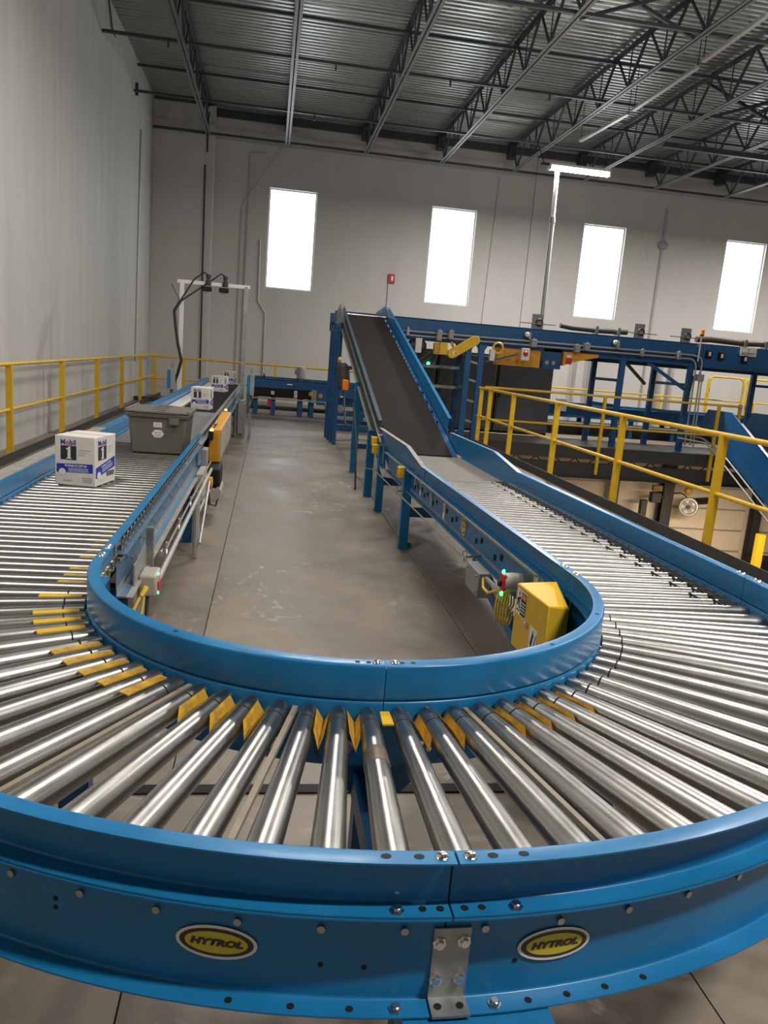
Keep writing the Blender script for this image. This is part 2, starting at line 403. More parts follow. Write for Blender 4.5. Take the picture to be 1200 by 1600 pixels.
MB().bar((4.18, 11.9, ZB), (6.0, 11.9, ZT-.05), .05, .05).build('brace', JOIST, br2)
MB().bar((4.18, 11.96, ZT-.05), (6.0, 11.96, ZB), .05, .05).build('brace', JOIST, br2)
tag(MB().bar((8.2, 17.0, ZB-.03), (14.0, 17.0, ZB-.03), .1, .1).build('roof_tube', JOIST), 'thick dark square tube hung under the joists behind the lit lamp', 'roof tube')
for k, (x, y) in enumerate(((.9, 15.1), (1.9, 15.1), (3.0, 15.1), (-2.0, 15.1), (.7, 18.3), (4.9, 15.1))):
    tag(MB().bar((x, y, ZB-.1), (x, y, ZB+.02), .03, .03).build('hanger_stub', JOIST), 'short dark hanger stub under a bridging bar, ' + ['above the first window', 'right of the first window', 'above the red fire alarm', 'nearest the left wall', 'between the two left joists, far row', 'right of the second window'][k], 'hanger', 'hanger stubs under bridging bars')
# unlit strip lights in a row
for (a, b, lab) in (((6.46, 10.85), (6.53, 12.6), 'nearest of three pale unlit strip lights in a row under the deck'), ((6.58, 12.85), (6.6, 15.15), 'middle of three pale unlit strip lights in a row under the deck'), ((6.61, 15.4), (6.49, 17.5), 'farthest of three pale unlit strip lights, ending above the lit lamp')):
    s = thing('strip_light', lab, 'strip light', (a[0], (a[1]+b[1])/2, 6.45), 'unlit strip lights')
    MB().bar((*a, 6.45), (*b, 6.45), .075, .05).build('housing', STRIP, s)
    for (x, y) in (a, b):
        MB().bar((x, y, 6.47), (x, y, 7.2), .012, .012).build('hanger', JOIST, s)

# wall fittings
tag(P([(-1.84, YB-.36, 5.8), (-1.79, YB-.36, .5)], .02).build('wall_pipe', DARK), 'long dark vertical pipe on the corner pilaster', 'pipe')
tag(P([(-1.80, YB-.36, 6.85), (-1.80, YB-.36, 6.1)], .02).build('wall_pipe', DARK), 'short dark vertical pipe near the top of the corner pilaster', 'pipe')
tag(P([(-.35, YB-.03, 6.31), (-.75, YB-.03, 6.28), (-.75, YB-.03, .3)], .022).build('wall_conduit', CONDUIT), 'grey conduit bent at the top, left of the first window', 'conduit')
tag(P([(.08, YB-.1, 6.5), (-.90, YB-.03, 5.0), (-.90, YB-.03, .3)], .014).build('wall_conduit', CONDUIT), 'thin grey conduit running diagonally from the joist end then down', 'conduit')
tag(P([(-.40, YB-.03, 4.2), (-.38, YB-.03, 2.65), (-.18, YB-.03, 2.33), (-.17, YB-.03, .3)], .018).build('wall_conduit', CONDUIT), 'thin conduit with a jog below the left edge of the first window', 'conduit')
tag(P([(3.06, YB-.02, 3.4), (3.08, YB-.02, 0)], .012).build('wall_conduit', CONDUIT), 'thin conduit dropping from the red fire alarm', 'conduit')
tag(P([(5.83, YB-.02, 6.4), (5.70, YB-.02, 0)], .010).build('wall_wire', CONDUIT), 'thin dark wire down the wall right of the second window', 'wire')
tag(P([(10.73, YB-.03, 6.15), (10.74, YB-.03, 0)], .022).build('wall_conduit', CONDUIT), 'grey conduit down the wall between the third and fourth windows', 'conduit')
tag(MB().lathe((10.74, YB-.02, 5.17), (0, -1, 0), [(0, .13), (.05, .13), (.06, .1)], 18).build('wall_horn', GREYP), 'round grey horn on the conduit between the third and fourth windows', 'horn')
w = P([(10.0, YB-.02, 5.8)]+[(10.07+.1*math.sin(a), YB-.02, 5.62+.16*math.cos(a)) for a in frange(-.6, 5.2, .5)]+[(10.1, YB-.02, 5.35), (10.3, YB-.02, 5.0), (10.38, YB-.02, 4.7)], .007, 6).build('loose_wire', WHITEP)
tag(w, 'loose looped white wire on the wall right of the third window', 'wire')
fa = thing('fire_alarm', 'small red fire alarm strobe on the far wall left of the second window', 'alarm', (3.13, YB-.03, 3.5))
B(3.05, 3.22, YB-.06, YB, 3.42, 3.66).build('alarm_body', RED, fa, bevel=.008)
B(3.11, 3.17, YB-.085, YB-.06, 3.48, 3.6).build('strobe_lens', INK_W, fa, bevel=.008)
tag(P([(XL+.02, 19.3, 6.0), (XL+.02, 19.05, .9)], .016).build('wall_conduit', CONDUIT), 'thin vertical conduit on the left wall near the corner', 'conduit')
tag(MB().bar((XL+.02, 18.6, 6.75), (XL+.02, 18.6, 6.5), .04, .08).build('wall_bracket', JOIST), 'small dark bracket high on the left wall', 'bracket')
tag(P([(XL+.03, 15.6, 7.2), (XL+.03, 15.9, 6.85), (XL+.03, 16.2, 6.8)], .015).build('wall_wire', JOIST), 'thin dark bent wire at the top of the left wall', 'wire')
for x, lab in ((8.6, 'leftmost'), (9.05, 'second from the left'), (11.2, 'third from the left'), (11.55, 'rightmost')):
    tag(P([(x, YB-.08, 0), (x, YB-.08, 2.0)], .045, 10).build('wall_downpipe', CONDUIT), lab+' of four grey pipes on the wall under the raised conveyor', 'pipe', 'grey pipes behind the raised conveyor')

# ================================================================ ROLLER CURVE
CX, CY, RI, RO = .303, 2.48, .823, 1.498
ZR, ZM, ZL, ZROLL = .77, .682, .516, .672
YT = 2.56
def pol(th, r, z): return (CX + r*math.sin(th), CY - r*math.cos(th), z)
def arc_path(r, a0, a1, inner, n=40, tang=True):
    s = -1 if inner else 1; out = []
    pts = [a0+(a1-a0)*i/n for i in range(n+1)]
    for a in pts: out.append((CX+r*math.sin(a), CY-r*math.cos(a), s*math.sin(a), -s*math.cos(a), 0))
    if abs(a0+pi/2) < 1e-6: out.insert(0, (out[0][0], YT, out[0][2], out[0][3], 0))
    if abs(a1-pi/2) < 1e-6: out.append((out[-1][0], YT, out[-1][2], out[-1][3], 0))
    return out
curve = thing('roller_curve', 'large U-shaped blue roller curve with tapered steel rollers in the foreground', 'conveyor', (CX, CY, 0))
GUARD = channel(ZM+.002, ZR, .034); CHAN = channel(ZL, ZM-.002, .036)
for a0, a1 in ((-pi/2, -.0012), (.0012, pi/2)):
    for inner, r in ((True, RI), (False, RO)):
        MB().sweep(GUARD, arc_path(r, a0, a1, inner)).build('guard_rail', BLUE, curve)
        MB().sweep(CHAN, arc_path(r, a0, a1, inner)).build('side_channel', BLUE, curve)
# bolts and slots at the two splices and along the flanges
def bolt(me, th, r, z, nm='bolt', d=(0, 0, 1)): return place(nm, me, pol(th, r, z), curve, up_to(d))
for s, o in ((-1, .021), (1, .021)):
    bolt(BOLT, s*o/1.515, 1.515, ZR+.001); bolt(BOLT, s*o/.806, .806, ZR+.001)
    for k in (.034, .082):
        bolt(SLOT, s*(o+k)/1.515, 1.515, ZR+.0016, 'slot_hole').scale = (1.35, .95, 1)
        bolt(SLOT, s*(o+k*.55)/.806, .806, ZR+.0016, 'slot_hole')
for th in (-3.05, 3.75): bolt(HEX, R(th), 1.519, ZM+.004)
for th in (-2.6, 3.2): bolt(HEX, R(th), 1.519, ZL+.002)
for th in (-12.0, -8.5, -5.2, 5.3, 7.8, 10.4, 13.2): bolt(SLOT, R(th), 1.519, ZL+.0016, 'slot_hole')
for th in (-1.6, -.6, .8, 1.8): bolt(SLOT, R(th), 1.515, ZM+.0036, 'slot_hole')
for th, z in ((-23, .615), (-23, .6), (-18.5, .665), (-15.5, .665), (-12.6, .665), (-9.3, .665), (-5, .665), (-2.2, .665), (3.0, .665), (8.3, .665), (14, .66), (-7, .575), (-4.5, .573), (4.5, .575), (7, .585)):
    bolt(SLOT, R(th), 1.4998, z, 'rivet_hole', (math.sin(R(th)), -math.cos(R(th)), 0)).scale = (.7, .7, 1)
for s in (-1, 1):
    for y in (2.52, 2.62):
        pass
    for th in (-89.2, 89.2): pass
for th in (35, -38, 60): bolt(SLOT, R(th), .806, ZR+.0016, 'slot_hole')
# splice bracket outside, with its foot on the lower flange
mb = MB(); n = 6
for (r0, r1, z0, z1) in ((1.5, 1.5035, ZL+.004, .642), (1.5, 1.539, ZL+.002, ZL+.006)):
    th0, th1 = R(-.65), R(1.55)
    vs = []
    for i in range(n+1):
        th = th0+(th1-th0)*i/n; vs += [pol(th, r0, z0), pol(th, r1, z0), pol(th, r1, z1), pol(th, r0, z1)]
    mb.add(vs, [(i*4+k, i*4+(k+1) % 4, (i+1)*4+(k+1) % 4, (i+1)*4+k) for i in range(n) for k in range(4)] + [(3, 2, 1, 0), (n*4, n*4+1, n*4+2, n*4+3)])
br = mb.build('splice_bracket', GALV, curve)
for th, z in ((-.3, .617), (1.15, .619), (-.3, .555), (1.1, .556)):
    bolt(HEX, R(th), 1.5035, z, 'bolt', (math.sin(R(th)), -math.cos(R(th)), 0))
for th in (-.2, 1.1): bolt(SLOT, R(th), 1.521, ZL+.0066, 'slot_hole')
for th, z in ((0, .62), (0, .56)):
    pass
B(CX-.05, CX+.05, CY-RO+.003, CY-RO+.006, ZL+.01, ZR-.01).build('splice_plate', BLUE_D, curve)
B(CX-.05, CX+.05, CY-RI+.003, CY-RI+.006, ZL+.01, ZR-.01).build('splice_plate', BLUE_D, curve)
# oval decals wrapped round the outer channel
def wrap(name, me, th0, z0, r, parent):
    for v in me.vertices:
        x, y = v.co.x, v.co.y; th = th0 + x/r
        v.co = Vector(pol(th, r, z0+y)) - Vector(pol(th0, r, z0))
    return place(name, me, pol(th0, r, z0), parent)
def disc_mesh(a, b, m, n=40):
    me = D.meshes.new('decal')
    k = 12; vs = []; fs = []
    for i in range(n): vs.append((a*math.cos(2*pi*i/n), b*math.sin(2*pi*i/n), 0))
    # split into thin vertical strips so that it can wrap
    vs = []; 
    for i in range(k+1):
        x = -a*math.cos(pi*i/k); yy = b*math.sqrt(max(0, 1-(x/a)**2)); vs += [(x, -yy, 0), (x, yy, 0)]
    fs = [(2*i, 2*i+2, 2*i+3, 2*i+1) for i in range(k)]
    me.from_pydata(vs, [], fs); me.materials.append(m); return me
for th in (-13.0, 6.9):
    d0 = wrap('oval_decal', disc_mesh(.0625, .0285, INK_W), R(th), .598, 1.5020, curve)
    d0['label'] = 'oval yellow and black maker decal, ' + ('left one' if th < 0 else 'right one')
    for nm, a, b, m, r in (('decal_ring', .057, .0235, INK_K, 1.5024), ('decal_field', .0485, .0185, INK_Y, 1.5028)):
        me = disc_mesh(a, b, m)
        for v in me.vertices:
            x, y = v.co.x, v.co.y; t = R(th)+x/r; v.co = Vector(pol(t, r, .598+y)) - WP[d0]
        local(nm, me, d0)
    me = text_mesh('HYTROL', .0145, INK_K, shear=.22, bold=.0011)
    for v in me.vertices:
        x, y = v.co.x*1.42, v.co.y; t = R(th)+x/1.5032; v.co = Vector(pol(t, 1.5032, .598+y)) - WP[d0]
    local('decal_lettering', me, d0)
# rollers
NR = 38
L_R = RO-RI
def lathe_x(prof, m, name, n=20):
    return MB().lathe((0, 0, 0), (1, 0, 0), prof, n).mesh(name, m)
r0, r1 = .0225, .0345
ROLL_T = lathe_x([(-.004, .006), (.004, .006), (.0042, r0-.003), (.006, r0)] + [(.062, r0+.0008), (.0625, r0-.0004), (.0665, r0-.0004), (.067, r0+.0009)] + [(L_R-.006, r1), (L_R-.004, r1-.003), (L_R-.0038, .006), (L_R+.004, .006)], ZINC, 'roller', 28)
BAND_T = lathe_x([(.0628, r0-.002), (.0629, r0+.0007), (.0662, r0+.0008), (.0663, r0-.002)], BLACK, 'groove_band', 20)
zi, zo = ZROLL-r0, ZROLL-r1
ths = [(-90+180/NR*(i+.5)) for i in range(NR)]
for i, t in enumerate(ths):
    th = R(t); d = Vector(pol(th, RO, zo))-Vector(pol(th, RI, zi))
    e = rot_x_to(d)
    o = place('roller', ROLL_T, pol(th, RI+.002, zi), curve, e)
    local('groove_band', BAND_T, o)
    if i == NR//2-1:
        ra = r0+.0008+(r1-r0)*.19/L_R; rb = r0+.0012+(r1-r0)*.235/L_R
        local('worn_band', lathe_x([(.175, ra-.004), (.18, ra-.0004), (.19, ra+.0003), (.225, rb+.0003), (.238, rb-.0004), (.24, rb-.004)], mat('rusty_wear', (.27, .215, .165), .5, .7, noise=.5, scale=25), 'worn_band', 24), o)
    if t > -60 and i % 2 == 0:
        local('groove_band', BAND_T, o, (.028, 0, .0002))
def strip(th, rs, zs, w, t=.0025):
    """a sheet strip following radius rs / height zs polyline across its width w"""
    pass
GW = .115
def guard_mesh(m):
    mb = MB()
    # folded sheet guard: long left flank, short right flank, slanting end
    mb.add([(0, -.017, .0), (.105, -.013, .0), (.135, .002, -.03), (0, .002, -.03), (0, .013, -.006), (.112, .011, -.006)],
           [(0, 1, 2, 3), (3, 2, 5, 4)])
    vs = list(mb.v); 
    mb.add([(x, y, z-.002) for x, y, z in vs], [(3, 2, 1, 0), (4, 5, 2, 3)])
    for a, b in ((0, 1), (1, 2), (2, 5), (5, 4)):
        mb.f.append((a, b, b+6, a+6))
    return mb.mesh('finger_guard', m)
G_V = guard_mesh(YWORN)
def flatguard(m, L=.125, w=.030):
    return MB().add([(0, -w*.42, 0), (L, -w*.5, 0), (L, w*.5, 0), (0, w*.42, 0), (0, -w*.42, -.004), (L, -w*.5, -.004), (L, w*.5, -.004), (0, w*.42, -.004)],
                    [(0, 1, 2, 3), (7, 6, 5, 4), (0, 4, 5, 1), (1, 5, 6, 2), (2, 6, 7, 3), (3, 7, 4, 0)]).mesh('finger_guard', m)
G_F = flatguard(YELLOW); G_FW = flatguard(YWORN); G_B = flatguard(YELLOW, .062, .026); G_D = flatguard(YDIRT, .12, .026)
SLAT = MB().box(0, L_R-.004, -.006, .006, -.008, .004).mesh('gap_slat', TAN)
step = 180/NR
for k in range(-18, 8):
    t = R(k*step)
    d = Vector((math.sin(t), -math.cos(t), 0)); e = rot_x_to(d)
    if k in (-13, -17): continue
    if k in (-7, -3, 3):
        dd = Vector(pol(t, RO, .648))-Vector(pol(t, RI, .658))
        place('gap_slat', SLAT, pol(t, RI+.004, .656), curve, rot_x_to(dd)); continue
    if k == 0: me = G_B
    elif k < -7: me = G_F if k < -12 else G_FW
    else: me = G_V
    place('finger_guard', me, pol(t, RI+.022, .668), curve, e)
# drive and supports under the curve
for r, a0, a1 in ((RI+.06, -80, 80), (RI+.15, -80, 80)):
    pass
mb = MB().sweep([(-.02, .585), (.02, .585), (.02, .592), (-.02, .592)], arc_path(RI+.09, R(-88), R(-42), False, 16)).build('dark_underbelt', BLACK, curve)
mb = MB().sweep([(-.02, .585), (.02, .585), (.02, .592), (-.02, .592)], arc_path(RI+.09, R(42), R(88), False, 16)).build('dark_underbelt', BLACK, curve)
# middle stand: gusset plate behind the inner channel, two posts, a cross beam
def rad_prism(th, poly, t):                      # poly of (r, z), thickness t across
    mb = MB(); nx, ny = math.cos(th), math.sin(th)
    n = len(poly)
    vs = [Vector(pol(th, r, z)) + Vector((nx, ny, 0))*s*t/2 for s in (-1, 1) for r, z in poly]
    return mb.add(vs, [(i, (i+1) % n, n+(i+1) % n, n+i) for i in range(n)] + [tuple(range(n-1, -1, -1)), tuple(range(n, 2*n))])
mb = MB()
poly = [(-.155, .64), (.155, .64), (.155, .545), (.06, .44), (-.06, .44), (-.155, .545)]
mb.prism([(CX+x, z) for x, z in poly], 'y', 1.668, 1.676)
mb.build('gusset_plate', BLUE_D, curve)
for x, z in ((-.10, .60), (-.02, .585), (.06, .60), (.10, .575), (-.03, .52), (.03, .52), (.12, .56)):
    place('bolt', HEX, (CX+x, 1.668, z), curve, up_to((0, -1, 0)))
mb = MB().lathe((CX-.075, 1.668, .575), (0, -1, 0), [(0, .016), (.03, .016), (.031, .009), (.034, .009)], 16).build('return_wheel', CHROME, curve)
mb = MB().lathe((CX-.25, 1.69, .575), (0, -1, 0), [(0, .016), (.03, .016), (.031, .009), (.034, .009)], 16).build('return_wheel', CHROME, curve)
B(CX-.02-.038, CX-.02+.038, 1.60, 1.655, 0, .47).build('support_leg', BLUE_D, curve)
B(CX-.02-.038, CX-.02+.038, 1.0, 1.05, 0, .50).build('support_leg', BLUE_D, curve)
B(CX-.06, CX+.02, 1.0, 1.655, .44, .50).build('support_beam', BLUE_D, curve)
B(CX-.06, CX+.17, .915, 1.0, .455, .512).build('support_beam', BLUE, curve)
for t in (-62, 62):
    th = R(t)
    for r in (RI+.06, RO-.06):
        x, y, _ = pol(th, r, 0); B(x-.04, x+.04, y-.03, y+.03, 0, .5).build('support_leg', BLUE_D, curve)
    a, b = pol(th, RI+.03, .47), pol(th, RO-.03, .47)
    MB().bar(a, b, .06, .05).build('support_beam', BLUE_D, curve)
tag(MB().bar((-1.05, 2.40, .004), (1.55, 2.40, .004), .05, .008).build('floor_strip', BLACK), 'flat black strip lying across the floor beneath the roller curve', 'floor strip')

# ================================================================ LEFT CONVEYOR: rollers, then grey belt
LXO, LXI = CX-RO, CX-RI             # roller-side faces of the outer and inner rails
lc = thing('roller_conveyor', 'straight roller conveyor along the left wall carrying a white carton and the tote', 'conveyor', (-.855, 4.3, 0))
def straight(prof, x, nx, y0, y1, s=0.):
    return MB().sweep(prof, [(x, y0, nx, 0, s*(y0-YT)), (x, y1, nx, 0, s*(y1-YT))])
straight(channel(ZM+.002, ZR, .034, fbot=False), LXI, 1, YT+.004, 6.1).build('guard_rail', BLUE, lc)
straight(channel(ZL, ZM-.002, .036), LXI, 1, YT+.3, 6.1).build('side_channel', BLUE_W, lc)
straight(thick([(.003, ZM-.016), (.016, ZM-.018), (.016, ZM-.028)], .003), LXI, 1, YT+.3, 6.1).build('cover_strip', DUSTY, lc)
straight(thick([(.06, ZL-.002), (.0, ZL-.002), (.0, ZL+.03)], .004), LXI, 1, YT+.3, 6.1).build('bottom_angle', DUSTY, lc)
straight(channel(ZM+.002, ZR, .034), LXO, -1, YT+.004, 6.1).build('guard_rail', BLUE, lc)
straight(thick([(0, ZR+.002), (.085, ZR+.002), (.085, ZR-.02)], .003), LXO, -1, YT+.004, 6.1).build('cap_strip', DUSTY, lc)
straight(CHAN, LXO, -1, YT+.004, 6.1).build('side_channel', BLUE, lc)
for y in (2.50, 2.53, 2.60, 2.63):
    place('bolt', BOLT, (LXI+.018, y, ZR+.001), lc)
# two rows of bright axle ends along the inner side
AX = MB().lathe((0, 0, 0), (1, 0, 0), [(0, .015), (.018, .015), (.019, .011), (.006, .009)], 8).mesh('axle_end', CHROME)
straight([(-.001, ZM+.0), (.003, ZM+.0), (.003, ZR-.01), (-.001, ZR-.01)], LXI+.004, 1, YT+.25, 6.0).build('axle_strip', DUSTY, lc)
y = YT+.27; k = 0
while y < 6.0:
    place('axle_end', AX, (LXI+.007, y, ZR-.030 if k % 2 else ZR-.062), lc); y += .0381; k += 1
for y in frange(YT+.5, 6.0, .33):
    place('bolt', HEXG, (LXI+.003, y, .62), lc, up_to((1, 0, 0)))
    place('bolt', HEXG, (LXI+.003, y+.11, .585), lc, up_to((1, 0, 0)))
LS = LXI-LXO
ROLL_S = lathe_x([(-.004, .006), (.003, .006), (.0032, .021), (.005, .024), (LS-.005, .024), (LS-.0032, .021), (LS-.003, .006), (LS+.004, .006)], ZINC, 'roller', 20)
y = YT-.04; i = 0
while y < 6.05:
    place('roller', ROLL_S, (LXO+.002, y, ZROLL-.024), lc)
    if y < 5.4 and i % 7 != 3:
        place('finger_guard', G_D if i > 4 else G_FW, (LXI-.004, y+.038, ZROLL-.008), lc, (0, 0, pi))
    y += .0762; i += 1
B(LXO+.02, LXI-.02, YT+.1, 6.08, .585, .595).build('dark_underbelt', BLACK, lc)  # black sheet added to darken the gaps between the rollers
for y in (3.0, 5.75):
    for x in (LXO-.02, LXI-.02):
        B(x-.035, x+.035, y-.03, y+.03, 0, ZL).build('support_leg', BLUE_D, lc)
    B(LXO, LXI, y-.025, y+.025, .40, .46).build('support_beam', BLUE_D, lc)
B(LXI-.05, LXI-.02, 2.75, 2.86, .36, ZM).build('end_plate', BLUE_D, lc)

bc = thing('belt_conveyor', 'grey and black belt conveyor running from behind the tote to the far wall', 'conveyor', (-.855, 11, 0))
for nm, x, nx, m in (('guard_rail', LXI, 1, GALV), ('guard_rail', LXO, -1, BLUE)):
    straight(GUARD, x, nx, 6.11, 16.2).build(nm, m, bc)
    straight(CHAN, x, nx, 6.11, 16.2).build('side_channel', BLUE_W if nx > 0 else BLUE, bc)
straight(thick([(0, ZR+.002), (.06, ZR+.002)], .003), LXO, -1, 6.11, 16.2).build('cap_strip', BLUE, bc)
B(LXO+.01, LXI-.01, 6.11, 8.80, .640, .668).build('belt', BELT_G, bc)
B(LXO+.01, LXI-.01, 8.84, 9.3, .640, .665).build('transfer_plate', GALV, bc)
B(LXO+.18, LXI-.01, 9.34, 16.15, .640, .668).build('belt', BELT, bc)
B(LXO+.01, LXO+.16, 9.34, 16.15, .640, .685).build('edge_strip', WHITEP, bc, bevel=.01)
for y in (7.2, 8.6, 10.6, 13.2, 15.6):
    for x in (LXO-.02, LXI-.0):
        B(x-.035, x+.035, y-.03, y+.03, 0, ZL).build('support_leg', GALV if y > 8 else BLUE_D, bc)
    B(LXO, LXI, y-.02, y+.02, .3, .35).build('support_beam', GALV, bc)
B(LXI+.0, LXI+.035, 6.2, 9.0, ZL-.012, ZL+.0).build('bottom_angle', DUSTY, bc)
# drive guard and motor on its aisle side
dg = thing('drive_guard', 'long orange-yellow drive guard box on the aisle side of the left conveyor', 'machine guard', (-.4, 7.5, .47))
B(LXI+.04, -.385, 6.75, 8.6, .46, .745).build('guard_cover', ORANGE, dg, bevel=.008)
B(-.386, -.380, 6.78, 8.57, .475, .735).build('side_panel', DUSTY, dg)
B(-.381, -.377, 7.55, 7.57, .475, .735).build('panel_seam', ORANGE, dg)
MB().pipe([(-.44, 6.85, .745), (-.44, 6.85, .78), (-.44, 7.05, .78), (-.44, 7.05, .745)], .008).build('handle', CHROME, dg)
for y, lab in ((6.7, 'small amber indicator lamp at the near end of the orange guard'), (8.85, 'small amber indicator lamp past the far end of the orange guard')):
    o = thing('indicator_lamp', lab, 'lamp', (-.455, y, .68))
    B(-.48, -.44, y-.03, y+.03, .66, .735).build('lamp_base', BLACK, o, bevel=.004)
    MB().lathe((-.455, y, .735), (0, 0, 1), [(0, .016), (.014, .014), (.02, .006)], 12).build('lamp_lens', LED_O, o)
mo = thing('gear_motor', 'black and orange gear motor hanging under the orange drive guard', 'motor', (-.40, 6.9, .2))
B(-.46, -.36, 6.45, 6.85, .27, .455).build('motor_body', BLACK, mo, bevel=.02)
MB().lathe((-.47, 6.3, .36), (1, 0, 0), [(0, .05), (.06, .05), (.065, .035)], 16).build('motor_cap', ORANGE, mo)
MB().lathe((-.41, 6.45, .25), (0, 1, 0), [(0, .065), (.4, .065)], 14).build('gearbox', PLASTIC, mo)
MB().pipe([(-.44, 6.35, .3), (-.42, 6.3, .18), (-.38, 6.4, .15), (-.37, 6.55, .2), (-.40, 6.7, .25)], .008).build('power_cord', CABLE_K, mo)
jb = thing('junction_plate', 'flat beige plate box on the left conveyor beside the black motor', 'electrical box', (-.46, 5.9, .4))
B(LXI+.04, -.43, 5.6, 6.0, .34, .54).build('box_body', PLASTIC, jb, bevel=.004)
B(LXI+.04, -.44, 6.02, 6.2, .50, .66).build('box_upper', GREYP, jb, bevel=.004)
for y, z in ((5.63, .37), (5.63, .51), (5.97, .37)): place('bolt', HEXG, (-.43, y, z), jb, up_to((1, 0, 0)))
# pull cord and conduit along the aisle
pc = thing('pull_cord', 'thin emergency pull cord with steel rings below the left conveyor', 'cord', (-.42, 4.8, .5))
P([(-.42, 3.45, .54), (-.42, 6.2, .545)], .006).build('cord', TAN, pc)
for y in (3.5, 4.0, 4.6):
    MB().pipe(arc3((-.42, y, .54), (0, 1, 0), (0, 0, 1), .028, 0, 2*pi, 14), .004, 6).build('ring', CHROME, pc)
MB().lathe((-.43, 3.4, .54), (0, 1, 0), [(0, .012), (.06, .012), (.07, .006)], 8).build('turnbuckle', CHROME, pc)
tag(P([(-.42, 3.15, .47), (-.42, 6.3, .47)], .013).build('conduit_pipe', CONDUIT), 'grey conduit running below the left conveyor beside the pull cord', 'conduit')
es = thing('stop_switch', 'beige emergency stop switch box with green lights under the left conveyor', 'switch', (-.43, 3.2, .3))
B(-.475, -.405, 3.08, 3.22, .445, .535).build('switch_box', PLASTIC, es, bevel=.010)
B(-.406, -.399, 3.12, 3.18, .465, .50).build('stop_button', RED, es, bevel=.003)
for z in (.450, .530): MB().lathe((-.405, 3.13, z), (1, 0, 0), [(0, .007), (.005, .005)], 8).build('indicator', LED_G, es)
B(-.482, -.476, 3.0, 3.3, .25, .60).build('mount_plate', GREYP, es)
B(-.48, -.45, 3.30, 3.33, .46, .68).build('mount_bracket', GALV, es)
MB().lathe((-.445, 3.08, .485), (-.3, -1, -.6), [(0, .014), (.04, .011), (.05, .007)], 10).build('cable_gland', CABLE_Y, es)
P([(-.46, 3.03, .46), (-.49, 2.96, .39), (-.52, 2.9, .33), (-.56, 2.88, .25)], .006).build('power_cable', CABLE_Y, es)
P([(-.45, 3.07, .45), (-.455, 3.04, .38), (-.47, 3.0, .33), (-.50, 2.95, .22)], .005).build('power_cable', CABLE_Y, es)
P([(-.44, 3.1, .445), (-.44, 3.06, .36), (-.47, 3.02, .25)], .007).build('control_cable', CABLE_K, es)
sf = thing('side_stand', 'grey tube stand below the left conveyor between the blue leg and the motor', 'stand', (-.45, 5.4, 0))
P([(-.44, 5.3, .47), (-.44, 5.3, 0.02)], .022).build('post', CONDUIT, sf)
P([(-.44, 5.3, .30), (-.42, 6.1, .33)], .012).build('brace_tube', CONDUIT, sf)
P([(-.41, 5.25, .12), (-.41, 6.0, .42)], .009).build('brace_tube', CONDUIT, sf)

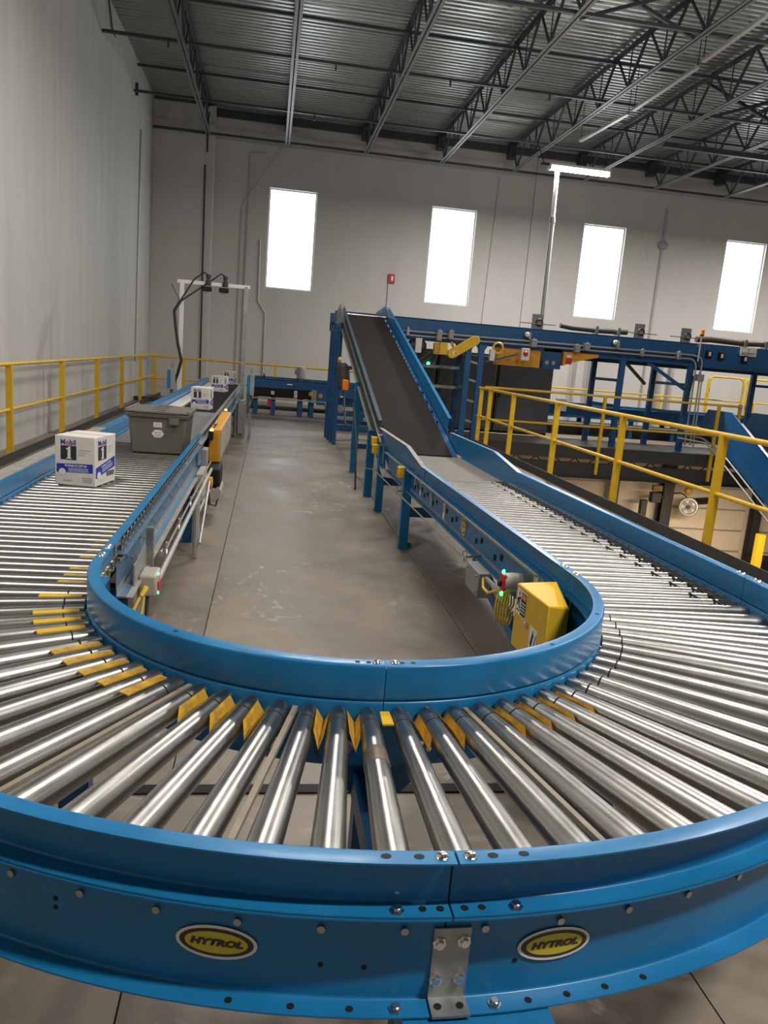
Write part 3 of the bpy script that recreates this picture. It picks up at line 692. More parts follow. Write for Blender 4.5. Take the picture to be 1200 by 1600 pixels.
# ---------------------------------------------------------------- cartons and tote
def carton(name, label, x, y, z, w, d, h, rz, side=True):
    """x, y: bottom corner nearest the aisle; w along the front, d back"""
    t = thing(name, label, 'box', (x, y, z), 'white oil cartons riding the left conveyor')
    u = Vector((math.cos(rz), math.sin(rz), 0)); v = Vector((-math.sin(rz), math.cos(rz), 0)); zz = Vector((0, 0, 1))
    o = Vector((x, y, z))-u*w                                  # left front corner
    mb = MB(); vs = [o+u*a*w+v*b*d+zz*c*h for c in (0, 1) for a, b in ((0, 0), (1, 0), (1, 1), (0, 1))]
    mb.add(vs, [(3, 2, 1, 0), (4, 5, 6, 7), (0, 1, 5, 4), (1, 2, 6, 5), (2, 3, 7, 6), (3, 0, 4, 7)])
    mb.build('carton_body', CARD, t, bevel=.004)
    flat_poly('lid_tape', [(0, d*.44), (w, d*.44), (w, d*.56), (0, d*.56)], CARD_T, o+zz*(h+.0006), u, v, t)
    faces = [(o-v*.0008, u, w, .0)] + ([(o+u*(w+.0008), v, d, .16)] if side else [])
    for q, a, L, sh in faces:
        e = a.cross(zz)
        def pp(pts): return [(px*L, py*h + sh*(px-.5)*L*(1 if pk else 0)) for px, py in pts]
        pk = 0
        flat_poly('print_black', pp([(.15, .52), (.54, .52), (.54, .80), (.15, .80)]), INK, q, a, zz, t)
        one = [(.29, .54), (.42, .54), (.42, .555), (.395, .56), (.395, .785), (.345, .785), (.34, .765), (.285, .745), (.285, .725), (.325, .725), (.325, .56), (.29, .555)]
        flat_poly('print_one', [(px*L, py*h) for px, py in one], INK_W, q+e*.0008, a, zz, t)
        cur = 0.; letters = []
        for ch_, m_ in (('M', INK_B), ('o', INK_R), ('b', INK_B), ('i', INK_B), ('l', INK_B)):
            me = text_mesh(ch_, h*.15, m_, bold=.0008, align='LEFT'); lo_ = min(v_.co.x for v_ in me.vertices); hi_ = max(v_.co.x for v_ in me.vertices)
            letters.append((me, cur-lo_)); cur += hi_-lo_+h*.012
        k_ = .39*L/cur
        for me, off in letters:
            for v_ in me.vertices: v_.co = a*((v_.co.x+off)*k_) + zz*v_.co.y
            place('print_letter', me, q+a*.15*L+zz*.865*h+e*.001, t)
        pk = 1
        band = [(.05, .24 if sh else .26), (.95, .24 if sh else .28), (.95, .46), (.05, .45 if sh else .43)]
        flat_poly('print_band', pp(band), INK_B, q, a, zz, t)
        uu = (a + zz*sh).normalized()
        flat_text('print_band_text', 'Synthetic LV ATF HP', h*.055, INK_W, q+a*.53*L+zz*(.405*h+sh*.03*L)+e*.001, uu, zz, t, bold=.0006, sx=.95)
        flat_poly('print_panel', pp([(.34, .275), (.84, .285), (.84, .37), (.34, .365)]), INK_LB, q+e*.0006, a, zz, t)
        flat_poly('print_disc', [(.19*L+x_, .27*h+y_-sh*.31*L) for x_, y_ in ell(.085*L, .07*h, 18)], INK_W, q+e*.0008, a, zz, t)
        flat_text('print_small', 'Six Quarts', h*.042, INK_G if sh else INK, q+a*.33*L+zz*.10*h+e*.001, a, zz, t)
        for k in range(3):
            flat_poly('print_line', pp([(.60, .72-.05*k), (.60+.30-.07*k, .72-.05*k), (.60+.30-.07*k, .735-.05*k), (.60, .735-.05*k)]), INK_G, q, a, zz, t)
        if sh:
            for k in range(12):
                xx = .56+.032*k
                flat_poly('barcode_bar', [(xx*L, .15*h), ((xx+.012+.008*(k % 3 == 0))*L, .15*h), ((xx+.012+.008*(k % 3 == 0))*L, .25*h), (xx*L, .25*h)], INK, q, a, zz, t)
        else:
            for k in range(3):
                flat_poly('print_line', [((.68+.02*k)*L, (.16-.04*k)*h), (.93*L, (.16-.04*k)*h), (.93*L, (.185-.04*k)*h), ((.68+.02*k)*L, (.185-.04*k)*h)], INK_G, q, a, zz, t)
    return t
carton('oil_carton', 'white carton with black 1 logo on the rollers, nearest one in front of the tote', -.875, 4.18, ZROLL+.001, .215, .265, .262, R(-12))
carton('oil_carton', 'white carton with black 1 logo standing on the grey belt right behind the tote', -.685, 9.55, ZROLL-.002, .225, .26, .262, R(-5))
carton('oil_carton', 'white carton turned to show two printed sides, third from the camera', -.735, 13.3, ZROLL-.002, .215, .26, .262, R(-14))
carton('oil_carton', 'white carton farthest away on the black belt near the arch post', -.70, 16.0, ZROLL-.002, .215, .26, .262, R(-9))

tt = thing('storage_tote', 'grey-olive lidded plastic tote with white stickers on the left conveyor', 'tote', (-.75, 5.8, ZROLL))
x0, y0, y1, z0, z1 = -.75, 5.55, 6.09, ZROLL+.001, .955
def taper(wb, wt, yb0, yb1, yt0, yt1, za, zb):
    vs = [(x0-wb/2, yb0, za), (x0+wb/2, yb0, za), (x0+wb/2, yb1, za), (x0-wb/2, yb1, za), (x0-wt/2, yt0, zb), (x0+wt/2, yt0, zb), (x0+wt/2, yt1, zb), (x0-wt/2, yt1, zb)]
    return MB().add(vs, [(3, 2, 1, 0), (4, 5, 6, 7), (0, 1, 5, 4), (1, 2, 6, 5), (2, 3, 7, 6), (3, 0, 4, 7)])
taper(.35, .395, y0+.03, y1-.03, y0+.005, y1-.005, z0, z1).build('tote_body', TOTE, tt, bevel=.012)
taper(.41, .43, y0-.006, y1+.006, y0-.012, y1+.012, z1-.028, z1).build('tote_rim', TOTE, tt, bevel=.005)
for sg in (-1, 1):
    mb = MB(); xa, xb = x0, x0+sg*.222
    mb.add([(xa, y0-.008, z1+.010), (xb, y0-.008, z1+.004), (xb, y1+.008, z1+.004), (xa, y1+.008, z1+.010), (xa, y0-.008, z1+.018), (xb, y0-.008, z1+.014), (xb, y1+.008, z1+.014), (xa, y1+.008, z1+.018)],
           [(3, 2, 1, 0), (4, 5, 6, 7), (0, 1, 5, 4), (1, 2, 6, 5), (2, 3, 7, 6), (3, 0, 4, 7)])
    for k in range(4):
        yy = y0+.05+k*.13+(.06 if sg > 0 else 0)
        mb.box(min(xa, xa-sg*.05), max(xa, xa-sg*.05), yy, yy+.05, z1+.016, z1+.024)
    mb.box(min(xb, xb-sg*.02), max(xb, xb-sg*.02), y0-.008, y1+.008, z1+.010, z1+.026)
    mb.build('lid_flap', TOTE, tt, bevel=.003)
B(x0+.08, x0+.15, y0-.022, y0, z1-.07, z1-.025).build('latch_lug', TOTE, tt, bevel=.004)
B(x0-.15, x0+.15, y0-.016, y0-.004, z1+.004, z1+.012).build('front_lip', TOTE, tt)
for k in range(5):
    yy = y0+.07+k*.095
    MB().bar((x0+.178, yy, z0+.02), (x0+.197, yy, z1-.03), .012, .012, (0, 1, 0)).build('side_rib', TOTE, tt)
fy = lambda z: y0+.03-.025*(z-z0)/(z1-z0)-.0022
def tote_face(name, pts, m, k=0.):
    vs = [(x, fy(z)-k, z) for x, z in pts]
    vs2 = [(x, fy(z)-k+.0015, z) for x, z in pts]; n = len(pts)
    return MB().add(vs+vs2, [tuple(range(n))]+[(i, n+i, n+(i+1) % n, (i+1) % n) for i in range(n)]).build(name, m, tt)
tote_face('white_label', [(x0-.025, .86), (x0+.032, .86), (x0+.032, .895), (x0-.025, .895)], INK_W)
for k in range(4): tote_face('barcode_bar', [(x0-.012+k*.009, .867), (x0-.008+k*.009, .867), (x0-.008+k*.009, .888), (x0-.012+k*.009, .888)], INK_G, .0006)
tote_face('hexagon_label', [(x0+.005+.043*math.cos(a), .815+.031*math.sin(a)) for a in frange(0, 5.5, pi/3)], INK_W)
tote_face('label_line', [(x0-.02, .818), (x0+.026, .818), (x0+.026, .826), (x0-.02, .826)], INK_G, .0006)
tote_face('label_line', [(x0-.016, .800), (x0+.026, .800), (x0+.026, .808), (x0-.016, .808)], INK_G, .0006)

# ================================================================ RIGHT CONVEYOR: rollers and flat bed (falls slightly away from the curve)
RXI, RXO = CX+RI, CX+RO
SL = -.0135
def zs(y): return SL*(y-YT)
rc = thing('roller_conveyor', 'straight roller conveyor on the right, from the curve to the black incline belt', 'conveyor', (1.46, 4.8, 0))
YH0, YH1, YE = 5.3, 5.95, 6.95             # guard starts to rise, is raised, ends at the incline
for x, nx, m in ((RXI, -1, BLUE), (RXO, 1, BLUE)):
    straight(GUARD, x, nx, YT+.004, YH0, SL).build('guard_rail', m, rc)
    straight(channel(ZL, ZM-.002, .036), x, nx, YT+.004, YE, SL).build('side_channel', m, rc)
    zt = ZR+.075
    web = [(YH0+.002, ZM+zs(YH0)), (7.5, ZM-.01+zs(YE)), (7.5, zt+zs(YE)), (YH1, zt+zs(YH1)), (YH0+.002, ZR+zs(YH0))]
    MB().prism(web, 'x', min(x, x+nx*.004), max(x, x+nx*.004)).build('high_guard', BLUE, rc)
    mb = MB()
    mb.bar((x+nx*.017, YH0, ZR-.0015+zs(YH0)), (x+nx*.017, YH1, zt-.0015+zs(YH1)), .034, .003)
    mb.bar((x+nx*.017, YH1, zt-.0015+zs(YH1)), (x+nx*.017, 7.5, zt-.0015+zs(YE)), .034, .003)
    mb.build('guard_flange', BLUE if nx > 0 else DUSTY, rc)
    for y in (2.60, 2.63): place('bolt', BOLT, (x+nx*.018, y, ZR+.001), rc)
    for y in (2.50, 2.53): place('bolt', BOLT, (x+nx*.018, y, ZR+.001), rc)
straight(thick([(.003, ZM-.004), (.045, ZM-.004), (.045, ZM-.012)], .003), RXI, -1, YT+.25, YE, SL).build('cover_strip', DUSTY, rc)
straight(thick([(.04, ZL-.003), (.0, ZL-.003), (.0, ZL+.022)], .004), RXI, -1, YT+.25, YE, SL).build('bottom_angle', DUSTY, rc)
B(RXI-.008, RXI-.003, YT+.26, YT+.46, ZL-.05, ZM-.01).build('joint_plate', GALV, rc)
B(RXI-.010, RXI-.007, YT+.32, YT+.37, .60, .65).build('paper_label', INK_W, rc)
for s in (0, 1):
    for y in (3.0, 3.4, 3.75, 4.3, 4.55, 4.85, 5.15, 5.35, 5.5):
        place('square_hole', MATS.setdefault('_sq', B(-.016, .016, -.001, .001, -.014, .014).mesh('square_hole', BLACK)), (RXI-.0045, y+s*.1, .60-s*.025+zs(y)), rc, (0, 0, pi/2))
for y, z, nm, m, w in ((5.4, .60, 'warning_label', INK_W, .05), (4.62, .585, 'warning_label', INK_W, .055), (5.02, .585, 'plate_label', GREYP, .07), (5.62, .64, 'yellow_label', INK_Y, .035)):
    o = B(RXI-.006, RXI-.003, y-w/2, y+w/2, z-.05+zs(y), z+.05+zs(y)).build(nm, m, rc)
    if m is INK_W:
        B(RXI-.0068, RXI-.0055, y-w/2+.008, y+w/2-.012, z-.01+zs(y), z+.035+zs(y)).build('label_symbol', INK_O if w > .05 else INK, rc)
org = Vector((RXI-.0045, 4.12, .595+zs(4.12)))
for nm, a, b, m, t in (('oval_decal', .06, .05, INK_W, 0), ('decal_ring', .053, .043, INK_K, .0008), ('decal_field', .043, .033, INK_Y, .0016)):
    flat_poly(nm, ell(a, b, 24), m, org-Vector((t, 0, 0)), (0, -1, 0), (0, 0, 1), rc)
flat_text('decal_lettering', 'HYTROL', .017, INK_K, org-Vector((.0026, 0, 0)), (0, -1, 0), (0, 0, 1), rc, bold=.0006, shear=.25)
ROLL_R = lathe_x([(-.004, .006), (.003, .006), (.0032, .021), (.005, .024), (.52, .024), (.5205, .0225), (.526, .0225), (.5265, .024), (.575, .024), (.5755, .0225), (.581, .0225), (.5815, .024), (LS-.005, .024), (LS-.0032, .021), (LS-.003, .006), (LS+.004, .006)], ZINC, 'roller', 20)
ORING = MB()
for x in (.5235, .5785): pass
OR_P = MB().add([(-.004, -.0, .0245), (.004, 0, .0245), (.004, .0762, .0245), (-.004, .0762, .0245), (-.004, -.0, .0185), (.004, 0, .0185), (.004, .0762, .0185), (-.004, .0762, .0185)],
                [(0, 1, 2, 3), (7, 6, 5, 4), (0, 4, 5, 1), (1, 5, 6, 2), (2, 6, 7, 3), (3, 7, 4, 0)]).mesh('drive_band', BLACK)
CLIP = MB().box(-.022, .022, .008, .068, -.012, .0235).mesh('roller_clip', BLACK)
y = YT-.04; i = 0
while y < 5.42:
    z = ZROLL-.024+zs(y)
    o = place('roller', ROLL_R, (RXI+.002, y, z), rc)
    local('drive_band', OR_P, o, (.5235 if i % 2 else .5785, 0, 0))
    place('roller_clip', CLIP, (RXO-.055, y, z), rc)
    y += .0762; i += 1
MB().prism([(5.46, .655+zs(5.5)), (YE, .665+zs(YE)), (YE, .63+zs(YE)), (5.46, .62+zs(5.5))], 'x', RXI+.006, RXO-.006).build('bed_belt', BELT_T, rc)
B(RXI+.01, RXO-.01, 5.425, 5.455, .60, .648+zs(5.5)).build('end_roller_cover', BLACK, rc)
MB().prism([(YT+.1, .585), (5.4, .585+zs(5.4)), (5.4, .595+zs(5.4)), (YT+.1, .595)], 'x', RXI+.02, RXO-.02).build('dark_underbelt', BLACK, rc)  # black sheet added here too, keeping the roller gaps dark
for y in (5.84, 7.28):
    for x, s in ((RXI-.02, 1), (RXO+.02, -1)):
        B(x-.035, x+.035, y-.035, y+.035, 0, .64 if x < 1.5 else ZL-.08).build('support_leg', BLUE, rc)
    B(RXI, RXO, y-.025, y+.025, .26, .33).build('support_beam', BLUE_D, rc)
    B(RXI-.06, RXI-.055, y-.02, y+.02, .1, .12).build('leg_bolt', CHROME, rc)
    place('bolt', HEXG, (RXI-.055, y-.01, .16), rc, up_to((-1, 0, 0))); place('bolt', HEXG, (RXI-.055, y-.01, .10), rc, up_to((-1, 0, 0)))
MB().bar((RXI-.02, 3.75, .47), (1.26, 2.75, .05), .05, .05).build('diagonal_brace', BLUE, rc)
for y, z in ((5.88, .60), (7.5, .65), (7.42, .585)):
    mb = B(RXI-.10, RXI-.04, y-.035, y+.035, z-.045, z+.045).build('yellow_bumper', YELLOW, rc, bevel=.008)
    MB().bar((RXI-.05, y, z+.04), (RXI-.0, y, z+.045), .02, .006).build('bumper_bracket', GALV, rc)
MB().bar((RXI-.05, 7.0, .50), (RXI-.05, 7.0, .68), .025, .01).build('tension_bar', GALV, rc)
pc2 = thing('pull_cord', 'thin emergency pull cord with steel rings along the right conveyor', 'cord', (RXI-.08, 5.0, .48))
P([(RXI-.08, 3.1, .50), (RXI-.085, 5.6, .44), (RXI-.085, 7.3, .40), (RXI-.085, 7.9, .32)], .005, 6).build('cord', TAN, pc2)
for y, z in ((3.75, .5), (5.95, .44), (7.3, .40)):
    MB().pipe(arc3((RXI-.085, y, z), (0, 1, 0), (0, 0, 1), .03, 0, 2*pi, 14), .0045, 6).build('ring', CHROME, pc2)
    MB().bar((RXI-.085, y-.02, z), (RXI-.0, y-.02, z+.01), .012, .012).build('ring_bracket', GALV, pc2)
MB().lathe((RXI-.08, 3.05, .50), (0, 1, 0), [(0, .02), (.05, .028), (.12, .026), (.17, .014), (.3, .010)], 10).build('spring_tube', GALV, pc2)
gb = thing('junction_box', 'grey metal box below the right conveyor near the emergency stop', 'electrical box', (1.03, 3.62, .4))
B(1.02, 1.08, 3.39, 3.62, .39, .51).build('box_body', GREYP, gb, bevel=.004)
for y, z in ((3.42, .49), (3.59, .49), (3.42, .41)): place('bolt', HEXG, (1.02, y, z), gb, up_to((-1, 0, 0)))
P([(1.04, 3.38, .49), (1.03, 3.33, .46), (1.02, 3.22, .47), (1.02, 3.1, .52)], .007).build('cable', CABLE_Y, gb)
es2 = thing('stop_switch', 'beige emergency stop switch with red front and green lights beside the yellow box', 'switch', (1.03, 2.98, .5))
MB().lathe((1.02, 3.02, .585), (1, -.1, 0), [(0, .036), (.03, .04), (.075, .04)], 16).build('switch_body', PLASTIC, es2)
B(1.008, 1.024, 2.99, 3.05, .55, .62).build('red_front', RED, es2, bevel=.004)
MB().lathe((1.008, 3.02, .575), (-1, 0, 0), [(0, .012), (.012, .012)], 10).build('stop_button', BLACK, es2)
for z in (.535, .63): MB().lathe((1.015, 3.01, z), (-1, 0, 0), [(0, .011), (.008, .008)], 10).build('indicator', LED_G, es2)
cc = thing('cable_coil', 'coiled bundle of yellow cable hanging beside the yellow box', 'cable', (1.03, 3.07, .38))
pts = []
for k in range(5):
    for a in frange(0, 2*pi-.3, .35):
        pts.append((1.03+.011*k+.026*math.cos(a), 3.075+.03*math.cos(a)-.004*k, .46+(.068+.004*k)*math.sin(a)))
P(pts, .0045, 6).build('coil', CABLE_Y, cc)
P([(1.03, 3.08, .53), (1.015, 3.05, .54), (1.012, 3.03, .56)], .006, 6).build('lead', CABLE_Y, cc)
# yellow drive box
yb = thing('drive_box', 'bright yellow box with warning stickers and a sloped top under the right conveyor', 'machine guard', (1.01, 2.5, .45))
yc = [(1.055, 3.015), (1.055, 2.665), (1.27, 2.665), (1.27, 3.015)]
mb = MB()
ZYB = .33
ZYB = .45
A_ = [(.95, 2.655, ZYB), (.955, 2.335, ZYB), (1.07, 2.43, ZYB), (1.07, 2.57, ZYB)]
T_ = [(.95, 2.655, .69), (.955, 2.335, .707), (1.07, 2.435, .667), (1.07, 2.575, .725)]
mb.add(A_+T_, [(0, 1, 2, 3), (7, 6, 5, 4), (0, 4, 5, 1), (1, 5, 6, 2), (2, 6, 7, 3), (3, 7, 4, 0)])
mb.build('box_cover', YELLOW, yb, bevel=.006)
q = Vector((.9492, 2.655, ZYB)); u = Vector((.005, -.32, 0)).normalized(); zz = Vector((0, 0, 1)); e = Vector((-.0006, 0, 0))
o = flat_poly('warning_label', [(.05*0.95+-0.03, .23*0.95+-0.085), (.155*0.95+-0.03, .23*0.95+-0.085), (.155*0.95+-0.03, .33*0.95+-0.085), (.05*0.95+-0.03, .33*0.95+-0.085)], INK_W, q, u, zz, yb)
flat_poly('label_panel', [(.10*0.95+-0.03, .235*0.95+-0.085), (.152*0.95+-0.03, .235*0.95+-0.085), (.152*0.95+-0.03, .325*0.95+-0.085), (.10*0.95+-0.03, .325*0.95+-0.085)], INK, q+e, u, zz, yb)
flat_poly('label_header', [(.103*0.95+-0.03, .300*0.95+-0.085), (.149*0.95+-0.03, .300*0.95+-0.085), (.149*0.95+-0.03, .320*0.95+-0.085), (.103*0.95+-0.03, .320*0.95+-0.085)], INK_O, q+e*2, u, zz, yb)
for k in range(4): flat_poly('label_line', [(.106*0.95+-0.03, (.283-.012*k)*0.95+-0.085), (.146*0.95+-0.03, (.283-.012*k)*0.95+-0.085), (.146*0.95+-0.03, (.287-.012*k)*0.95+-0.085), (.106*0.95+-0.03, (.287-.012*k)*0.95+-0.085)], INK_W, q+e*2, u, zz, yb)
for pts_ in ([(.070*0.95+-0.03, .315*0.95+-0.085), (.078*0.95+-0.03, .322*0.95+-0.085), (.083*0.95+-0.03, .31*0.95+-0.085), (.074*0.95+-0.03, .303*0.95+-0.085)], [(.055*0.95+-0.03, .29*0.95+-0.085), (.095*0.95+-0.03, .305*0.95+-0.085), (.093*0.95+-0.03, .295*0.95+-0.085), (.06*0.95+-0.03, .28*0.95+-0.085)], [(.070*0.95+-0.03, .295*0.95+-0.085), (.08*0.95+-0.03, .295*0.95+-0.085), (.092*0.95+-0.03, .255*0.95+-0.085), (.082*0.95+-0.03, .255*0.95+-0.085)], [(.066*0.95+-0.03, .29*0.95+-0.085), (.075*0.95+-0.03, .288*0.95+-0.085), (.066*0.95+-0.03, .262*0.95+-0.085), (.057*0.95+-0.03, .262*0.95+-0.085)], [(.058*0.95+-0.03, .244*0.95+-0.085), (.092*0.95+-0.03, .244*0.95+-0.085), (.092*0.95+-0.03, .249*0.95+-0.085), (.058*0.95+-0.03, .249*0.95+-0.085)]):
    flat_poly('label_figure', pts_, INK, q+e*1.4, u, zz, yb)
flat_poly('warning_label', [(.19*0.93+0, .03*0.93+0), (.265*0.93+0, .03*0.93+0), (.265*0.93+0, .15*0.93+0), (.19*0.93+0, .15*0.93+0)], INK_W, q, u, zz, yb)
for pts_ in ([(.205*0.93+0, .08*0.93+0), (.225*0.93+0, .14*0.93+0), (.235*0.93+0, .12*0.93+0), (.22*0.93+0, .07*0.93+0)], [(.245*0.93+0, .09*0.93+0), (.255*0.93+0, .13*0.93+0), (.26*0.93+0, .125*0.93+0), (.25*0.93+0, .085*0.93+0)], [(.20*0.93+0, .045*0.93+0), (.25*0.93+0, .06*0.93+0), (.25*0.93+0, .05*0.93+0), (.2*0.93+0, .037*0.93+0)]):
    flat_poly('label_figure', pts_, INK, q+e, u, zz, yb)
MB().lathe((.953, 2.51, .58), (-1, 0, 0), [(0, .012), (.012, .012), (.015, .008)], 12).build('latch', CHROME, yb)
B(.965, 1.02, 2.66, 2.69, .655, .675).build('box_hinge', CHROME, yb)
B(1.0, 1.10, 2.58, 2.74, .47, .66).build('mount_block', BLUE_D, yb)

# ================================================================ INCLINE BELT
inc = thing('incline_conveyor', 'steep black incline belt conveyor with blue side guards rising to the overhead line', 'conveyor', (1.46, 10, 0))
Y0, Y1, IS = 6.98, 12.45, .268
zb0 = .615
def zi_(y): return zb0 + IS*(y-Y0)
def slab(y0, y1, dz0, dz1, xa, xb): return MB().prism([(y0, zi_(y0)+dz0), (y1, zi_(y1)+dz0), (y1, zi_(y1)+dz1), (y0, zi_(y0)+dz1)], 'x', xa, xb)
slab(Y0, Y1, -.02, 0, RXI+.02, RXO-.08).build('belt', BELT, inc)
slab(Y0, Y1, -.16, -.03, RXI+.01, RXO-.01).build('slider_bed', BLUE_D, inc)
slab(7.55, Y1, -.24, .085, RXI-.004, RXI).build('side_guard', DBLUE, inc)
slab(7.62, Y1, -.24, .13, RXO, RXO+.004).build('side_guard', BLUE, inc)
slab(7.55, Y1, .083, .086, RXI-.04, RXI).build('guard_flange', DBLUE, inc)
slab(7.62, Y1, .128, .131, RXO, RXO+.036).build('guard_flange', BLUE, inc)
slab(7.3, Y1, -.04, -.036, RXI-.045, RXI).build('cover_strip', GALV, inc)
slab(7.0, Y1, -.243, -.238, RXI-.045, RXI).build('bottom_flange', DUSTY, inc)
zt = zi_(Y1)
for x, nx in ((RXI, -1), (RXO, 1)):
    xa, xb = min(x, x+nx*.004), max(x, x+nx*.004)
    MB().prism([(Y1, zt-.25), (13.9, zt-.12), (13.9, zt+.13), (Y1+.35, zt+.19), (Y1, zt+.09)], 'x', xa, xb).build('head_guard', GALV if nx < 0 else BLUE, inc)
    for k in range(5):
        yk = Y1+.1+.12*k
        B(min(x, x+nx*.05), max(x, x+nx*.05), yk, yk+.03, zt-.2, zt+.16+.0*k).build('head_plate', GALV, inc)
B(RXI+.02, RXO-.02, Y1, 13.9, zt-.03, zt+.005).build('head_belt', BELT, inc)
MB().lathe((RXI+.02, Y1+.0, zt-.005), (1, 0, 0), [(0, .022), (RXO-RXI-.04, .022)], 12).build('nose_roller', CHROME, inc)
for y in frange(7.7, 12.2, .155):
    MB().lathe((RXO-.055, y, zi_(y)-.01), (-.3, 0, 1), [(0, .014), (.025, .010)], 6).build('guard_stud', CHROME if int(y*10) % 3 else BLACK, inc)
for y, x in ((8.05, RXI-.03), (9.66, RXI-.02), (12.55, RXI-.03), (12.9, RXI-.05), (13.25, RXI-.07), (13.6, RXI-.09), (9.66, RXO+.02), (12.55, RXO+.02), (13.6, RXO+.02)):
    zt_ = (zi_(y)-.2 if y < Y1 else zt-.15)
    wl_ = .04 if y < 11 else .027
    B(x-wl_, x+wl_, y-.04, y+.04, 0, zt_).build('support_leg', BLUE if y < 11 else BLUE_D, inc)  # legs at the head get darker blue, their shade put into the colour
    place('bolt', HEXG, (x-.04, y, zt_-.1), inc, up_to((-1, 0, 0)))
for y, z in ((9.66, .34), (12.55, .26), (12.55, .5), (12.9, .35), (13.6, .20), (13.6, .62), (13.25, .7), (12.55, 1.25)):
    B(RXI-.06, RXO+.02, y-.03, y+.03, z-.03, z+.03).build('cross_beam', BLUE_D, inc)
im = thing('gear_motor', 'dark drive motor with orange end under the upper part of the incline', 'motor', (1.1, 10.6, 1.1))
MB().lathe((RXI-.12, 10.9, 1.33), (.1, -.2, -1), [(0, .05), (.05, .09), (.34, .085), (.36, .05)], 14).build('motor_body', DARK, im)
B(RXI-.13, RXI-.05, 10.55, 10.75, .98, 1.12).build('motor_box', ORANGE2, im, bevel=.01)
MB().lathe((RXI-.14, 11.0, 1.37), (-1, 0, 0), [(0, .05), (.04, .045)], 12).build('pulley', YWORN, im)
P([(RXI-.1, 10.7, .98), (RXI-.09, 10.5, .7), (RXI-.1, 10.2, .55), (RXI-.08, 9.9, .6)], .01, 6).build('cord', CABLE_K, im)
tag(P([(RXI-.12, 9.2, .9), (RXI-.12, 8.6, .5), (RXI-.13, 8.3, .02)], .012, 6).build('slack_rope', CABLE_K), 'dark slack rope hanging down beside the incline legs', 'rope')
tag(MB().lathe((1.17, 5.9, 0), (0, 0, 1), [(0, .028), (.03, .028), (.04, .016)], 10).build('green_cap', mat('green_plastic', (.03, .35, .12), .4)), 'small green cap lying on the floor at the foot of a blue leg', 'cap')

# ================================================================ BACK CONVEYOR along the far side
bk = thing('cross_conveyor', 'low blue and black conveyor running across in front of the far wall', 'conveyor', (1, 17.5, 0))
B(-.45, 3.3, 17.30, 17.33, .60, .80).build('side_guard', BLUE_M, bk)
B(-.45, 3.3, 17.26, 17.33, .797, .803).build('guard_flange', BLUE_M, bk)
B(-.45, .95, 17.32, 17.36, .40, .60).build('drive_cover', BLACK, bk)
B(.95, 1.06, 17.28, 17.34, .33, .62).build('drive_plate', GALV, bk)
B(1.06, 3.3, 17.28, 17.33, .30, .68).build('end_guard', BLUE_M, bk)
B(-.45, 3.3, 17.36, 17.95, .70, .74).build('belt', BELT, bk)
B(-.45, 3.3, 17.95, 17.98, .50, .82).build('side_guard', BLUE_D, bk)
B(-.45, 1.5, 17.27, 17.32, .355, .385).build('rail_strip', DUSTY, bk)
for x in (-.27, .12, .72, .97, 2.1, 3.1):
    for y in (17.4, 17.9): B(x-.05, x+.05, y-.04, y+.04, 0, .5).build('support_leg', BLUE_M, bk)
for x in (.93, 1.15): MB().lathe((x, 17.28, .53 if x < 1 else .50), (0, -1, 0), [(0, .05), (.015, .05), (.02, .02)], 14).build('bearing_cap', YWORN, bk)
for x, z in ((.10, .50), (.60, .54), (.60, .46), (1.62, .50)):
    B(x-.035, x+.035, 17.25, 17.262 if x < 1 else 17.27, z-.035, z+.035).build('white_label', INK_W, bk)
    B(x-.015, x+.018, 17.245, 17.252, z-.018, z+.018).build('label_symbol', INK_G, bk)
B(.40, .52, 17.255, 17.262, .69, .715).build('white_label', INK_W, bk)
B(-.45, 3.3, 17.6, 17.7, .10, .17).build('floor_beam', DARK, bk)
MB().lathe((1.45, 17.2, .29), (0, 1, 0), [(0, .05), (.1, .06), (.15, .03)], 12).build('tension_wheel', CHROME, bk)
B(1.5, 1.65, 17.2, 17.3, .17, .34).build('motor_box', GREYP, bk, bevel=.01)
B(1.25, 1.42, 17.22, 17.3, .22, .36).build('chain_box', DUSTY, bk, bevel=.01)
B(.0, .08, 17.31, 17.36, .18, .38).build('red_tag', RED, bk)
am = thing('upright_motor', 'grey upright electric motor standing on the far cross conveyor', 'motor', (.70, 17.45, .80))
MB().lathe((.70, 17.45, .80), (0, 0, 1), [(0, .05), (.03, .05), (.04, .095), (.26, .1), (.29, .08)], 14).build('motor_body', GREYP, am)
B(.56, .63, 17.4, 17.5, .92, 1.04).build('terminal_box', GREYP, am, bevel=.008)
o = thing('beacon', 'small red beacon on top of the far cross conveyor', 'light', (.0-.1, 17.4, .80))
MB().lathe((-.1, 17.4, .80), (0, 0, 1), [(0, .02), (.05, .02)], 8).build('beacon_base', BLACK, o)
MB().lathe((-.1, 17.4, .85), (0, 0, 1), [(0, .028), (.04, .026), (.05, .01)], 10).build('beacon_lens', RED, o)
tag(B(XL+.02, 3.5, 18.9, 18.93, 0, .1).build('toe_plate', TOE), 'dark toe plate along the floor edge below the far yellow rail', 'toe plate')

